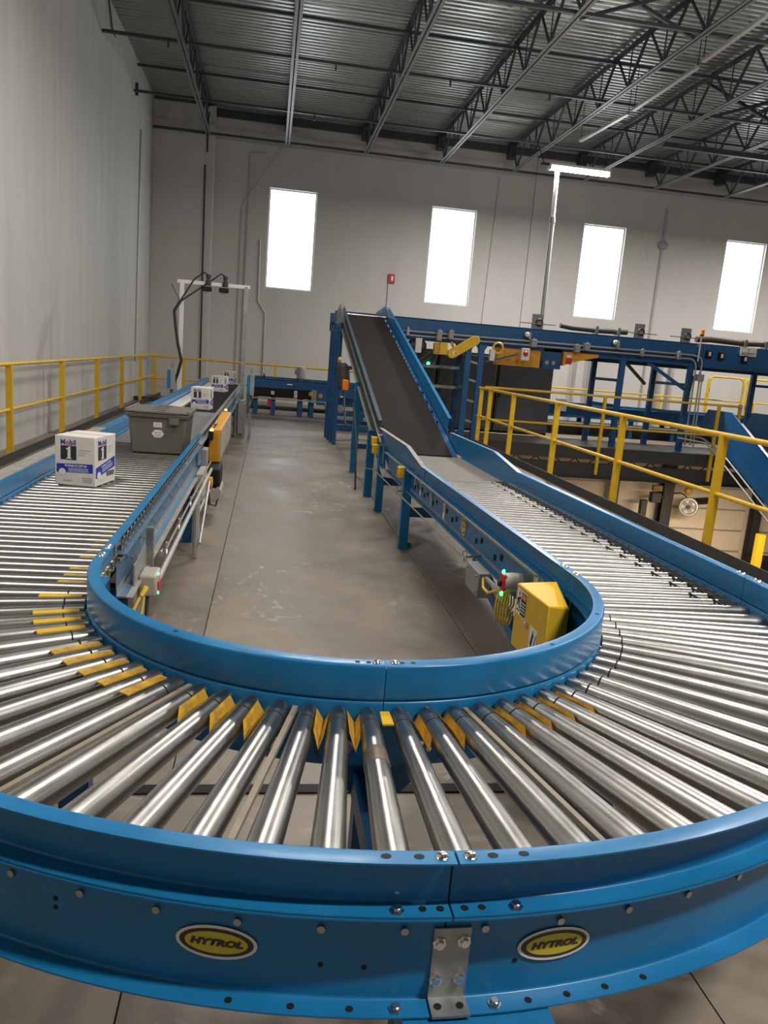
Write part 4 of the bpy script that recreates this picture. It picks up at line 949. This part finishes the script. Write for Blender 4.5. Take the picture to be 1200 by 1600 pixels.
# ================================================================ HANDRAILS
def handrail(name, label, ax, c, lo, hi, posts, zb=.0, zt=1.07, zm=.533, toe=None, pm=YELLOW, r=.024, pw=.07, loc=None, ends=True):
    """rail along axis ax at fixed other coordinate c"""
    def p(a, z, o=0.): return (c+o, a, z) if ax == 'y' else (a, c+o, z)
    t = thing(name, label, 'handrail', p((lo+hi)/2, 0))
    P([p(lo, zt-r), p(hi, zt-r)], r, 10).build('top_rail', pm, t)
    P([p(lo, zm), p(hi, zm)], r*.85, 10).build('mid_rail', pm, t)
    for a in posts:
        x, y, _ = p(a, 0)
        w, d = (pw, .045) if ax == 'y' else (pw, .045)
        B(x-w/2, x+w/2, y-d/2, y+d/2, zb, zt-r).build('post', pm, t)
    return t
t = handrail('handrail', 'yellow two-bar handrail along the left wall', 'y', -2.90, 2.0, 20.9, [2.51, 4.80, 7.10, 9.39, 11.69, 13.98, 16.27, 18.56, 20.85])
B(-2.765, -2.755, 2.0, 20.9, 0, .1).build('toe_plate', TOE, t)
t = handrail('handrail', 'yellow two-bar handrail along the far wall behind the cross conveyor', 'x', 19.2, -2.8, 3.5, [-2.0, .14, 2.2], pw=.06)
# the right rail beside the floor opening
t = handrail('handrail', 'nearest yellow handrail on the right beside the floor opening', 'y', 3.90, 1.5, 14.2, [2.12, 4.14, 6.17, 8.12, 10.14, 12.10, 13.45, 14.05], zb=.0)
B(3.815, 3.825, -2, 14.2, 0, .105).build('toe_plate', TOE, t)
B(3.83, 3.87, -2, 15.0, -.30, .0).build('floor_edge_beam', TOE, t)
# rail across the far side of the opening
t = handrail('handrail', 'yellow handrail across the far side of the floor opening', 'x', 14.93, 4.2, 9.72, [6.72, 9.22], zb=-.55, zm=.42, pw=.06)
B(9.66, 9.72, 14.9, 14.95, .55, 1.06).build('post', YELLOW, t)
MB().lathe((9.69, 14.93, 1.0), (0, 0, 1), [(0, .04), (.09, .04)], 10).build('rail_clamp', GALV, t)
t = handrail('handrail', 'distant thin yellow handrail on the far wall side, under the raised conveyor', 'x', 19.3, 6.9, 15.5, [8.2, 10.2, 12.9], zm=.6, pw=.05, r=.02)
def hoop(x0, x1, y, zt, lab):
    P([(x0, y, 0), (x0, y, zt-.15)] + [(x0+.15-.15*math.cos(a), y, zt-.15+.15*math.sin(a)) for a in frange(.3, pi/2, .42)] + [(x1-.15+.15*math.sin(a), y, zt-.15+.15*math.cos(a)) for a in frange(0, pi/2, .39)] + [(x1, y, 0)], .022, 8)
for x0, x1, y, lab in ((11.25, 12.25, 18.9, 'left yellow hoop guard beyond the raised conveyor'), (11.45, 12.55, 19.15, 'yellow hoop guard behind the left one beyond the raised conveyor'), (12.15, 13.4, 18.7, 'right yellow hoop guard beyond the raised conveyor')):
    zt = 1.66; rr = .15
    pts = [(x0, y, 0), (x0, y, zt-rr)] + [(x0+rr-rr*math.cos(a), y, zt-rr+rr*math.sin(a)) for a in (.4, .8, 1.2)] + [(x0+rr, y, zt), (x1-rr, y, zt)] + [(x1-rr+rr*math.sin(a), y, zt-rr+rr*math.cos(a)) for a in (.4, .8, 1.2)] + [(x1, y, zt-rr), (x1, y, 0)]
    tag(P(pts, .024, 8).build('hoop_guard', YELLOW), lab, 'guard', 'yellow hoop guards')

# ================================================================ SCANNER ARCH over the left conveyor
ar = thing('scanner_arch', 'tall white scanner arch with two cameras spanning the far left conveyor', 'arch', (-.89, 12.8, 0))
for x in (-1.40, -.42): B(x-.03, x+.03, 12.77, 12.83, 0, 2.36).build('arch_post', WHITEP if x < -1 else GALV, ar)
B(-1.47, -.36, 12.775, 12.825, 2.33, 2.385).build('arch_beam', WHITEP, ar)
for x in (-1.02, -.76):
    B(x-.075, x+.075, 12.7, 12.8, 2.24, 2.31).build('camera_bar', BLACK, ar, bevel=.01)
    MB().lathe((x+.02, 12.75, 2.34), (0, 0, 1), [(0, .045), (.06, .045), (.065, .03), (.10, .03), (.105, .04), (.15, .04)], 12).build('camera', DARK, ar)
    MB().lathe((x, 12.75, 2.24), (0, 0, -1), [(0, .035), (.03, .03)], 12).build('camera_lens', GREYP, ar)
    P([(x+.02, 12.75, 2.48), (x-.05, 12.75, 2.52), (x-.2, 12.76, 2.40), (-1.42, 12.74, 2.05)], .012, 6).build('camera_cable', CABLE_K, ar)
P([(-1.42, 12.74, 2.05), (-1.50, 12.72, 1.9), (-1.47, 12.72, 1.65), (-1.43, 12.72, 1.4), (-1.37, 12.72, 1.15), (-1.42, 12.72, .95), (-1.51, 12.72, .7), (-1.50, 12.72, .3)], .024, 8).build('cable_bundle', CABLE_K, ar)
P([(-1.42, 12.74, 2.05), (-1.55, 12.72, 2.3)], .006, 6).build('loose_wire', CABLE_K, ar)
B(-.50, -.34, 12.6, 13.0, .0, .55).build('post_bracket', GALV, ar)
B(-.46, -.36, 12.5, 12.65, .08, .62).build('post_plate', GALV, ar, bevel=.01)
B(-.34, -.27, 12.7, 12.76, .4, .95).build('side_bracket', GALV, ar)
for x, lab in ((-1.49, 'small blue and grey box on a post left of the scanner arch'), (-.27, 'small blue and grey box on a post right of the scanner arch')):
    o = thing('sensor_box', lab, 'sensor', (x, 12.6, 0))
    B(x-.02, x+.02, 12.58, 12.62, 0, 1.12).build('sensor_post', GALV, o)
    B(x-.065, x-.015, 12.5, 12.58, .72, 1.0).build('sensor_face', BLUE, o, bevel=.004)
    B(x-.015, x+.05, 12.5, 12.58, .70, 1.02).build('sensor_body', GREYP, o, bevel=.004)
    P([(x, 12.52, .70), (x+.04, 12.5, .6), (x, 12.5, .5)], .012, 6).build('sensor_cable', CABLE_K, o)

# ================================================================ RAISED CONVEYOR across the right side
oh = thing('raised_conveyor', 'long raised blue conveyor crossing the right side on tall blue legs', 'conveyor', (8, 16, 0))
YO0, YO1 = 15.36, 16.6
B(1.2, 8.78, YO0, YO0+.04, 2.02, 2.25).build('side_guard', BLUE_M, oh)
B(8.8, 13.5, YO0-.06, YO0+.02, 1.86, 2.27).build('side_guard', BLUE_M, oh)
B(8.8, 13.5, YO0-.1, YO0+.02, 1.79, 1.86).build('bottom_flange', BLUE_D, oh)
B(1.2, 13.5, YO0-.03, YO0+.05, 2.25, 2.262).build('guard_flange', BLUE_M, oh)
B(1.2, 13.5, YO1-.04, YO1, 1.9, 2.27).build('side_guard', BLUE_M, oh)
B(1.2, 13.5, YO0+.04, YO1-.04, 2.03, 2.07).build('belt', BELT, oh)
B(2.3, 8.78, YO0+.02, YO0+.08, 1.84, 2.03).build('side_channel', BLUE_D, oh)
B(6.0, 8.78, YO0-.02, YO0+.1, 1.80, 1.845).build('bottom_flange', BLUE_D, oh)
B(5.5, 13.5, YO1-.08, YO1-.02, 1.74, 1.9).build('side_channel', BLUE_D, oh)
for i, (x, y) in enumerate([(3.84, 15.1), (4.1, 15.1), (3.95, 16.3), (7.08, 16.55), (7.2, 15.4), (8.5, 16.55), (8.72, 15.4), (10.95, 16.55), (11.4, 15.4)]):
    top = 1.86 if y < 16 else 1.9
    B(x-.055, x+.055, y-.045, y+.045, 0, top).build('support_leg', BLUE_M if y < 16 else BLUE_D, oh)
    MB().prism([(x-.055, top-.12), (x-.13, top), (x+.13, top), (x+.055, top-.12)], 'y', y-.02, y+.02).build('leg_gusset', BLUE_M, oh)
for (xa, ya), (xb, yb_), z in (((7.08, 16.55), (7.2, 15.4), 1.38), ((7.08, 16.55), (7.2, 15.4), .85), ((8.5, 16.55), (8.72, 15.4), 1.4), ((8.5, 16.55), (8.72, 15.4), .8), ((10.95, 16.55), (11.4, 15.4), 1.5), ((10.95, 16.55), (11.4, 15.4), .85), ((3.95, 16.3), (3.84, 15.1), 1.0), ((3.95, 16.3), (3.84, 15.1), .5)):
    MB().bar((xa, ya, z), (xb, yb_, z), .05, .06).build('cross_rung', GALV if z < 1.2 and xa < 7 else BLUE_D, oh)
for z in (.35, .75, 1.15, 1.5): MB().bar((3.84, 15.1, z+.03), (4.1, 15.1, z-.03), .03, .04).build('cross_rung', GALV, oh)
MB().bar((7.2, 15.42, 1.82), (8.0, 15.9, 1.35), .05, .05).build('diagonal_brace', DARK, oh)
MB().bar((7.75, 15.42, 1.80), (8.68, 15.42, 1.3), .06, .06).build('diagonal_brace', BLUE_M, oh)
for z, lab in ((2.0, 'upper'), (1.92, 'lower')):
    pts = [(2.55, 15.27, z), (8.6, 15.27, z+.02)] + [(8.6+.16*math.sin(a)+(.12 if z > 1.95 else 0), 15.27, z+.02-.16+.16*math.cos(a)) for a in (.5, 1.0, pi/2)] + [(8.78 + (.12 if z > 1.95 else 0), 15.27, .15)]
    tag(P(pts, .017, 8).build('conduit_pipe', CONDUIT), lab+' of two long grey conduits along the raised blue conveyor, bending down', 'conduit', 'twin conduits on the raised conveyor')
for k, (x, z, w, h, m) in enumerate([(3.25, 1.96, .10, .2, GREYP), (3.48, 1.99, .09, .17, GREYP), (2.62, 1.98, .05, .14, GALV), (5.18, 1.97, .12, .15, GREYP), (6.1, 1.94, .10, .15, GREYP), (6.3, 1.99, .10, .15, GREYP), (6.95, 2.07, .05, .14, GALV), (7.5, 1.97, .05, .14, GALV), (8.3, 1.98, .05, .16, GALV)]):
    nm = 'junction_box' if m is GREYP else 'conduit_clamp'
    where = ['leftmost, above the yellow arm', 'second from the left, above the yellow arm', 'beside the top of the incline', 'above the white and red switch', 'left one of the pair above the orange plate', 'right one of the pair above the orange plate', 'with a white lamp, left of the fourth leg', 'above the brace between the legs', 'rightmost, near the bend of the conduits'][k]
    o = thing(nm, ('grey junction box on the raised conveyor, ' if m is GREYP else 'metal conduit clamp on the raised conveyor, ')+where, 'electrical box' if m is GREYP else 'clamp', (x, 15.2, z))
    B(x-w/2, x+w/2, 15.15, 15.36, z-h/2, z+h/2).build('box_body', m, o, bevel=.006)
    MB().lathe((x, 15.2, z+h/2), (0, 0, 1), [(0, .018), (.03, .018)], 8).build('fitting', GALV, o)
for x, lab in ((5.05, 'small white round sensor lamp on the raised conveyor above the switch'), (6.93, 'small white round sensor lamp on the raised conveyor near the orange plate')):
    o = thing('sensor_lamp', lab, 'sensor', (x, 15.25, 2.13))
    MB().lathe((x, 15.3, 2.13), (0, -1, 0), [(0, .05), (.05, .05), (.07, .03)], 12).build('lamp_head', WHITEP, o)
    B(x+.03, x+.08, 15.25, 15.35, 2.05, 2.18).build('lamp_bracket', GALV, o)
ya = thing('chain_guard', 'slanted yellow chain guard arm hanging from the raised conveyor', 'machine guard', (3.72, 15.05, 1.6))
a, b = Vector((3.50, 15.05, 1.63)), Vector((3.94, 15.05, 1.92)); d = (b-a).normalized(); nrm = Vector((-d.z, 0, d.x)); rr = .088
pts = [(a.x+nrm.x*rr*math.cos(t)-d.x*rr*math.sin(t), a.z+nrm.z*rr*math.cos(t)-d.z*rr*math.sin(t)) for t in frange(0, pi+.01, pi/8)] + [(b.x-nrm.x*rr*math.cos(t)+d.x*rr*math.sin(t), b.z-nrm.z*rr*math.cos(t)+d.z*rr*math.sin(t)) for t in frange(0, pi+.01, pi/8)]
MB().prism(pts, 'y', 15.0, 15.12).build('guard_cover', YELLOW, ya, bevel=.008)
MB().bar((3.52, 15.06, 1.76), (3.47, 15.06, 1.85), .05, .05).build('mount_lug', YWORN, ya)
flat_poly('warning_label', [(-.03, -.03), (.03, -.03), (.03, .03), (-.03, .03)], INK_W, (3.53, 14.996, 1.65), (1, 0, 0), (0, 0, 1), ya)
flat_poly('label_symbol', [(-.015, -.015), (.025, -.015), (.005, .02)], INK_R, (3.55, 14.994, 1.65), (1, 0, 0), (0, 0, 1), ya)
o = thing('guard_box', 'small yellow box under the raised conveyor left of the slanted arm', 'machine guard', (3.3, 15.1, 1.6))
B(3.24, 3.40, 15.0, 15.15, 1.6, 1.83).build('box_cover', YELLOW, o, bevel=.006)
B(3.14, 3.24, 15.03, 15.15, 1.6, 1.82).build('box_side', YWORN, o)
o = thing('drive_motor', 'grey and dark motor under the raised conveyor beside the incline', 'motor', (2.95, 15.3, 1.55))
B(2.80, 2.92, 15.2, 15.3, 1.6, 1.88).build('motor_plate', WHITEP, o)
MB().lathe((2.68, 15.4, 1.72), (1, 0, 0), [(0, .08), (.04, .14), (.3, .14), (.36, .08)], 14).build('motor_body', DARK, o)
P([(2.7, 15.2, 1.6), (2.8, 15.2, 1.5), (2.95, 15.2, 1.52), (2.98, 15.2, 1.65)], .02, 6).build('hose', CABLE_K, o)
for k, (p0, p1) in enumerate((((2.75, 15.1, 1.35), (3.1, 15.1, 1.65)), ((2.85, 15.2, 1.30), (3.2, 15.2, 1.62)))):
    MB().bar(p0, p1, .035, .035).build('strut', DARK, o)
o = thing('orange_plate', 'dirty orange guard plate under the raised conveyor behind the red switch', 'machine guard', (5.0, 15.4, 1.5))
B(4.45, 5.42, 15.40, 15.44, 1.5, 1.85).build('plate', ORANGE, o)
for x in (4.7, 4.95, 5.25): MB().lathe((x, 15.42, 1.5), (0, 0, -1), [(0, .03), (.03, .03)], 8).build('foot_bolt', DARK, o)
o = thing('switch_box', 'white switch box with a red knob hanging under the raised conveyor', 'switch', (5.0, 15.2, 1.72))
B(4.93, 5.10, 15.12, 15.22, 1.62, 1.86).build('box_body', WHITEP, o, bevel=.008)
MB().lathe((5.01, 15.12, 1.75), (0, -1, 0), [(0, .05), (.02, .05), (.04, .035)], 14).build('knob', RED, o)
o = thing('reel_switch', 'small white box with a yellow cable ring under the raised conveyor', 'switch', (4.4, 15.2, 1.6))
B(4.30, 4.40, 15.15, 15.25, 1.56, 1.78).build('box_body', WHITEP, o, bevel=.008)
MB().pipe(arc3((4.46, 15.2, 1.82), (1, 0, 0), (0, 0, 1), .10, 0, 2*pi, 16), .022, 6).build('cable_ring', CABLE_Y, o)
o = thing('drive_housing', 'blue drive housing with yellow fittings under the raised conveyor', 'machine', (5.65, 15.4, 1.5))
B(5.48, 5.86, 15.38, 15.6, 1.50, 1.90).build('housing', BLUE_D, o)
for x in (5.56, 5.7): MB().lathe((x, 15.38, 1.62), (0, -1, 0), [(0, .045), (.02, .045)], 10).build('bearing', GALV, o)
MB().bar((4.2, 15.2, 1.52), (4.85, 15.2, 1.72), .05, .03).build('linkage', BLUE_M, o)
o = thing('belt_guard', 'orange tapered guard at the end of the dark cabinets, under the raised conveyor', 'machine guard', (6.2, 15.4, 1.6))
MB().prism([(5.88, 1.58), (6.05, 1.66), (6.62, 1.80), (6.62, 1.86), (5.88, 1.86)], 'y', 15.3, 15.5).build('guard_cover', ORANGE, o, bevel=.006)
flat_poly('warning_label', [(0, 0), (.13, 0), (.13, .12), (0, .12)], RED, (5.93, 15.296, 1.62), (1, 0, 0), (0, 0, 1), o)
flat_poly('warning_label', [(0, 0), (.1, 0), (.1, .05), (0, .05)], INK_W, (5.94, 15.294, 1.755), (1, 0, 0), (0, 0, 1), o)
# right hand section fittings
sg = thing('hanging_sign', 'white jackpot sign hung on the raised conveyor at the right edge', 'sign', (9.86, 15.2, 2.1))
B(9.68, 10.05, 15.245, 15.255, 2.09, 2.27).build('sign_board', INK_W, sg)
flat_text('sign_letters', 'JACKPOT', .078, INK, (9.865, 15.243, 2.135), (1, 0, 0), (0, 0, 1), sg, bold=.002, sx=.92)
flat_poly('sign_arrow', [(-.006, .0), (.006, 0), (.006, .035), (.022, .035), (0, .055), (-.022, .035), (-.006, .035)][::1], INK, (9.865, 15.243, 2.185), (1, 0, 0), (0, 0, 1), sg)
bc_ = thing('beacon', 'orange beacon light on a thin pole above the raised conveyor', 'light', (8.74, 15.2, 1.9))
P([(8.74, 15.2, 1.9), (8.74, 15.2, 2.42)], .014).build('pole', CONDUIT, bc_)
MB().lathe((8.74, 15.2, 2.41), (0, 0, 1), [(0, .045), (.03, .045)], 12).build('beacon_base', BLACK, bc_)
MB().lathe((8.74, 15.2, 2.44), (0, 0, 1), [(0, .045), (.09, .045), (.1, .03)], 12).build('beacon_lens', ORANGE2, bc_)
for x, z, lab in ((9.0, 2.06, 'black sensor block with white face, left one on the right-hand blue panel'), (9.28, 2.04, 'black sensor block with white face, right one on the right-hand blue panel'), (9.82, 2.02, 'dark sensor block with white lens below the jackpot sign')):
    o = thing('sensor_block', lab, 'sensor', (x, 15.27, z))
    B(x-.06, x+.06, 15.24, 15.30, z-.08, z+.08).build('sensor_body', BLACK, o, bevel=.006)
    B(x-.02, x+.03, 15.235, 15.243, z-.03, z+.05).build('sensor_face', INK_W, o)
o = thing('junction_box', 'grey conduit box where the pipes drop beside the right-hand blue leg', 'electrical box', (8.9, 15.2, 1.6))
B(8.78, 8.93, 15.18, 15.3, 1.50, 1.64).build('box_body', GREYP, o, bevel=.006)
MB().lathe((8.85, 15.24, 1.64), (0, 0, 1), [(0, .02), (.05, .02)], 8).build('fitting', GALV, o)
P([(8.72, 15.25, 1.6), (8.70, 15.25, 1.3), (8.62, 15.25, 1.0), (8.66, 15.25, .8)], .018, 6).build('flex_hose', CABLE_K, o)
tag(P([(8.92, 15.24, 1.5), (8.96, 15.24, .1)], .016).build('conduit_pipe', CONDUIT), 'short vertical conduit dropping from the grey box by the blue leg', 'conduit')
# hoses and brackets on its top
for nm, pts, r, m, lab in (('air_hose', [(6.1, 16.3, 2.43), (6.35, 16.3, 2.40), (6.9, 16.3, 2.39), (7.4, 16.3, 2.40), (7.62, 16.3, 2.41)], .055, HOSE, 'thick grey hose lying on the raised conveyor under the third window'),
                         ('air_hose', [(9.25, 16.3, 2.40), (9.6, 16.3, 2.42), (10.4, 16.3, 2.40), (10.9, 16.3, 2.43), (11.6, 16.3, 2.38), (12.4, 16.3, 2.40)], .065, HOSE_B, 'thick brown hose lying on the raised conveyor at the right edge')):
    o = thing(nm, lab, 'hose', (pts[0][0], 16.3, 2.3)); P(pts, r, 10).build('hose_body', m, o)
    for k in (1, 2): B(pts[k+1][0]-.03, pts[k+1][0]+.03, 16.2, 16.4, 2.27, 2.48).build('hose_clip', GALV, o)
for x, lab in ((5.62, 'grey bracket with a loop at the foot of the lamp pole'), (7.95, 'tall grey bracket plate on the raised conveyor between the windows'), (9.05, 'grey bracket plate with a hole beside the orange beacon')):
    o = thing('reel_bracket', lab, 'bracket', (x, 16.4, 2.27))
    B(x-.12, x+.12, 16.40, 16.43, 2.26, 2.62).build('bracket_plate', GREYP, o)
    MB().bar((x-.4, 16.36, 2.42), (x+.4, 16.36, 2.42), .02, .02).build('bracket_rod', CONDUIT, o)
    MB().pipe(arc3((x+.03, 16.36, 2.45), (1, 0, 0), (0, 0, 1), .07, 0, 2*pi, 12), .015, 6).build('bracket_loop', DARK, o)
# pole with the lit tube lamp
pl = thing('pole_lamp', 'lit double tube lamp on a tall grey pole standing on the raised conveyor', 'lamp', (5.75, 16.5, 2.27))
P([(5.75, 16.5, 2.2), (5.72, 16.5, 4.6)], .05, 12).build('lower_pole', CONDUIT, pl)
P([(5.72, 16.5, 4.5), (5.70, 16.5, 5.58)], .045, 12).build('upper_pole', WHITEP, pl)
MB().lathe((5.72, 16.5, 4.5), (0, 0, 1), [(0, .06), (.12, .06)], 12).build('pole_collar', GALV, pl)
B(5.50, 6.85, 16.42, 16.6, 5.62, 5.67).build('lamp_housing', WHITEP, pl)
for y in (16.44, 16.57): P([(5.55, y, 5.57), (6.80, y, 5.57)], .022, 10).build('lamp_tube', TUBE, pl)
for x in (5.52, 6.83): B(x-.02, x+.02, 16.42, 16.6, 5.54, 5.63).build('tube_holder', WHITEP, pl)
B(5.34, 5.5, 16.47, 16.55, 5.61, 5.66).build('lamp_plug', DARK, pl)
P([(5.4, 16.5, 5.65), (5.3, 16.9, 6.2), (5.35, 17.1, 6.5)], .01, 6).build('lamp_cord', CABLE_K, pl)

# control cabinets under it
for k, (xa, xb, lab) in enumerate(((2.75, 3.62, 'dark grey control cabinet with a green light behind the incline'), (3.66, 5.0, 'dark grey cabinet behind the blue ladder-like legs'), (5.03, 6.3, 'rightmost dark grey cabinet under the raised conveyor'))):
    o = thing('control_cabinet', lab, 'cabinet', ((xa+xb)/2, 17.2, 0), 'dark control cabinets')
    B(xa, xb, 16.9, 17.6, 0.05, 1.72).build('cabinet_body', CABG, o, bevel=.01)
    B(xa+.03, xb-.03, 16.88, 16.905, .12, 1.66).build('door', CABG, o, bevel=.005)
    B(xa+.05, xa+.08, 16.86, 16.882, .8, 1.0).build('door_handle', BLACK, o)
    B(xa, xb, 16.95, 17.55, 0, .05).build('plinth', BLACK, o)
    if k == 0:
        MB().lathe((3.42, 16.88, 1.40), (0, -1, 0), [(0, .04), (.03, .035)], 12).build('green_light', LED_G, o)
        for x, z in ((3.55, 1.41), (3.42, 1.33), (3.55, 1.33)): MB().lathe((x, 16.88, z), (0, -1, 0), [(0, .02), (.015, .015)], 8).build('button', YWORN, o)
tag(MB().bar((2.95, 16.0, 1.35), (3.9, 16.0, 1.36), .06, .06).build('shelf_bar', GALV), 'upper grey horizontal bar in front of the cabinet with the green light', 'bar')
tag(MB().bar((3.0, 16.0, .95), (3.9, 16.0, .96), .06, .06).build('shelf_bar', GALV), 'lower grey horizontal bar in front of the cabinet with the green light', 'bar')

# low conveyor beyond the opening and the declining chute
lo = thing('floor_conveyor', 'low blue conveyor on the far slab beneath the raised conveyor', 'conveyor', (8, 17.9, 0))
B(6.35, 12.5, 17.6, 17.64, .42, .70).build('side_guard', BLUE_D, lo)
B(6.35, 12.5, 17.55, 17.64, .70, .71).build('guard_flange', BLUE, lo)
B(6.35, 12.5, 18.3, 18.34, .42, .74).build('side_guard', BLUE_D, lo)
B(6.35, 12.5, 17.64, 18.3, .56, .60).build('belt', BELT, lo)
for x in (6.5, 7.6, 8.7, 9.8, 11, 12.2):
    for y in (17.7, 18.25): B(x-.05, x+.05, y-.04, y+.04, 0, .45).build('support_leg', BLUE_D, lo)
B(6.35, 12.5, 17.5, 17.53, .28, .32).build('rail_strip', CONDUIT, lo)
B(6.7, 6.95, 17.5, 17.6, .55, .85).build('motor_box', GREYP, lo, bevel=.01)
B(6.5, 12.5, 17.9, 18.2, .02, .30).build('drive_cover', DARK, lo)
ch = thing('decline_conveyor', 'blue declining conveyor with tall chamfered side guards at the right edge', 'conveyor', (9.8, 13, -2))
for x in (9.3, 10.35):
    poly = [(15.75, .55), (15.45, .93), (14.6, .93), (14.2, .72), (9.0, -2.0), (9.0, -2.55), (14.3, -.05), (15.2, .35)]
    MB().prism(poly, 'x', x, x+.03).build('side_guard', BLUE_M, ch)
    MB().bar((x, 14.2, .74), (x, 9.0, -1.98), .06, .02).build('guard_flange', BLUE_D, ch)
MB().prism([(15.7, .4), (14.4, .35), (9.0, -2.3), (9.0, -2.36), (14.4, .28), (15.7, .33)], 'x', 9.33, 10.35).build('belt', BELT, ch)
for s in (0, .16):
    MB().pipe([(8.6-s, 15.0, .40-s*.5), (9.0, 15.0-s, .34-s*.5), (9.22, 14.6, .12-s), (9.22, 9.0, -2.6-s)], .017, 8).build('conduit_pipe', CONDUIT, ch)
MB().prism([(9.5, -4.2), (9.6, -4.2), (9.6, -2.2), (9.5, -2.2)], 'x', 9.3, 9.4).build('support_leg', BLUE_D, ch)
MB().prism([(9.5, -4.2), (9.6, -4.2), (9.6, -2.2), (9.5, -2.2)], 'x', 10.3, 10.4).build('support_leg', BLUE_D, ch)

# slab edge, bar joists and girder on the far side of the opening
se = thing('slab_edge', 'dark steel edge and girder carrying the far slab across the opening', 'beam', (9, 15.05, -.6))
B(3.9, XR-.3, 15.02, 15.09, -.26, -.002).build('edge_plate', TOE, se)
B(3.9, XR-.3, 15.06, 15.2, -.64, -.35).build('girder', TOE, se)
B(3.9, XR-.3, 15.0, 15.26, -.655, -.64).build('girder_flange', TOE, se)
for x in frange(4.1, 14.0, .42):
    MB().bar((x, 15.12, -.36), (x+.12, 15.12, -.25), .02, .02, (0, 1, 0)).build('web_bar', TOE, se)
    MB().bar((x+.24, 15.12, -.36), (x+.12, 15.12, -.25), .02, .02, (0, 1, 0)).build('web_bar', TOE, se)
# dock wall seen through the opening
def dock_panel(x0_, x1_, lab):
    o = thing('dock_door', lab, 'door', ((x0_+x1_)/2, YB-.05, -4.2), 'sectional dock doors')
    z = -4.2
    while z < -1.7:
        B(x0_, x1_, YB-.06, YB-.01, z+.008, min(z+.64, -1.62)-.008).build('door_panel', WALL_LOW, o)
        B(x0_, x1_, YB-.085, YB-.06, z-.022, z+.022).build('door_rib', DUSTY, o)
        z += .645
    return o
dock_panel(12.15, 14.65, 'cream sectional dock door with horizontal ribs, behind the tilted fan')
dock_panel(15.2, 17.5, 'cream sectional dock door at the right edge behind the yellow bollard')
dock_panel(7.6, 10.0, 'cream sectional dock door left of the steel column, below the far slab')
for x, w, lab in ((11.85, .16, 'wide dark steel column below the far slab, left of the fan'), (14.85, .12, 'dark steel column below the far slab, beside the yellow bollard'), (10.2, .08, 'thin dark steel column below the far slab, behind the yellow rail post')):
    o = thing('steel_column', lab, 'column', (x, 21.2, -4.2))
    B(x-w, x+w, 21.05, 21.08, -4.2, -.2).build('column_flange', DARK, o); B(x-w, x+w, 21.3, 21.33, -4.2, -.2).build('column_flange', DARK, o)
    B(x-.02, x+.02, 21.08, 21.3, -4.2, -.2).build('column_web', DARK, o)
fn = thing('dock_fan', 'round dock fan with yellow cap and dark arm below the slab', 'fan', (12.4, 20.9, -2.3))
MB().lathe((12.35, 20.75, -2.12), (-.45, -1, .1), [(0, .18), (.02, .26), (.10, .28), (.12, .26), (.121, .22), (.06, .20)], 20).build('fan_ring', GALV, fn)
MB().lathe((12.34, 20.72, -2.12), (-.45, -1, .1), [(0, .06), (.11, .05)], 12).build('fan_hub', DARK, fn)
for k in range(5):
    a = 2*pi*k/5; u = Vector((1, -.45, 0)).normalized(); v = Vector((0, .1, 1)).normalized(); c = Vector((12.33, 20.68, -2.115))
    p0 = c+(u*math.cos(a)+v*math.sin(a))*.05; p1 = c+(u*math.cos(a)+v*math.sin(a))*.2
    MB().bar(p0, p1, .11, .008, (u*-math.sin(a)+v*math.cos(a)).cross(p1-p0)).build('fan_blade', DUSTY, fn)
MB().lathe((12.30, 20.8, -1.66), (-.3, -1, 0), [(0, .12), (.06, .12), (.12, .07)], 16).build('lamp_head', YWORN, fn)
MB().bar((12.50, 20.85, -1.98), (13.35, 21.0, -1.92), .12, .17).build('fan_arm', BLACK, fn)
P([(12.05, 21.1, -1.8), (12.15, 20.9, -1.75), (12.25, 20.85, -1.8), (12.33, 20.8, -1.9)], .02, 6).build('arm_joint', DARK, fn)
dl = thing('dock_light', 'dark and dusty equipment cluster on the left side of the steel column below the slab', 'equipment', (11.2, 20.9, -2.2))
B(11.15, 11.45, 20.7, 20.9, -2.05, -1.75).build('equipment_box', DARK, dl, bevel=.02)
B(10.9, 11.1, 20.8, 20.95, -2.5, -2.0).build('equipment_box', DARK, dl, bevel=.02)
B(11.2, 11.5, 20.78, 20.9, -1.72, -1.55).build('equipment_cover', YDIRT, dl, bevel=.02)
MB().bar((11.4, 20.85, -1.9), (11.66, 20.98, -1.9), .08, .08).build('equipment_arm', DARK, dl)
MB().bar((11.05, 20.88, -2.0), (11.15, 20.9, -4.2), .05, .05).build('equipment_stem', DARK, dl)
bo = thing('bollard', 'short yellow square bollard on the lower floor at the right', 'bollard', (13.9, 19.6, -4.2))
B(13.78, 13.98, 19.3, 19.5, -4.2, -2.55).build('bollard_post', YELLOW, bo, bevel=.01)
B(13.98, 14.03, 19.38, 19.42, -2.75, -2.7).build('bollard_pin', DARK, bo)
tag(B(14.4, 15.4, 19.9, 20.6, -4.2, -3.45).build('black_crate', BLACK), 'black crate on the lower floor at the right edge', 'crate')
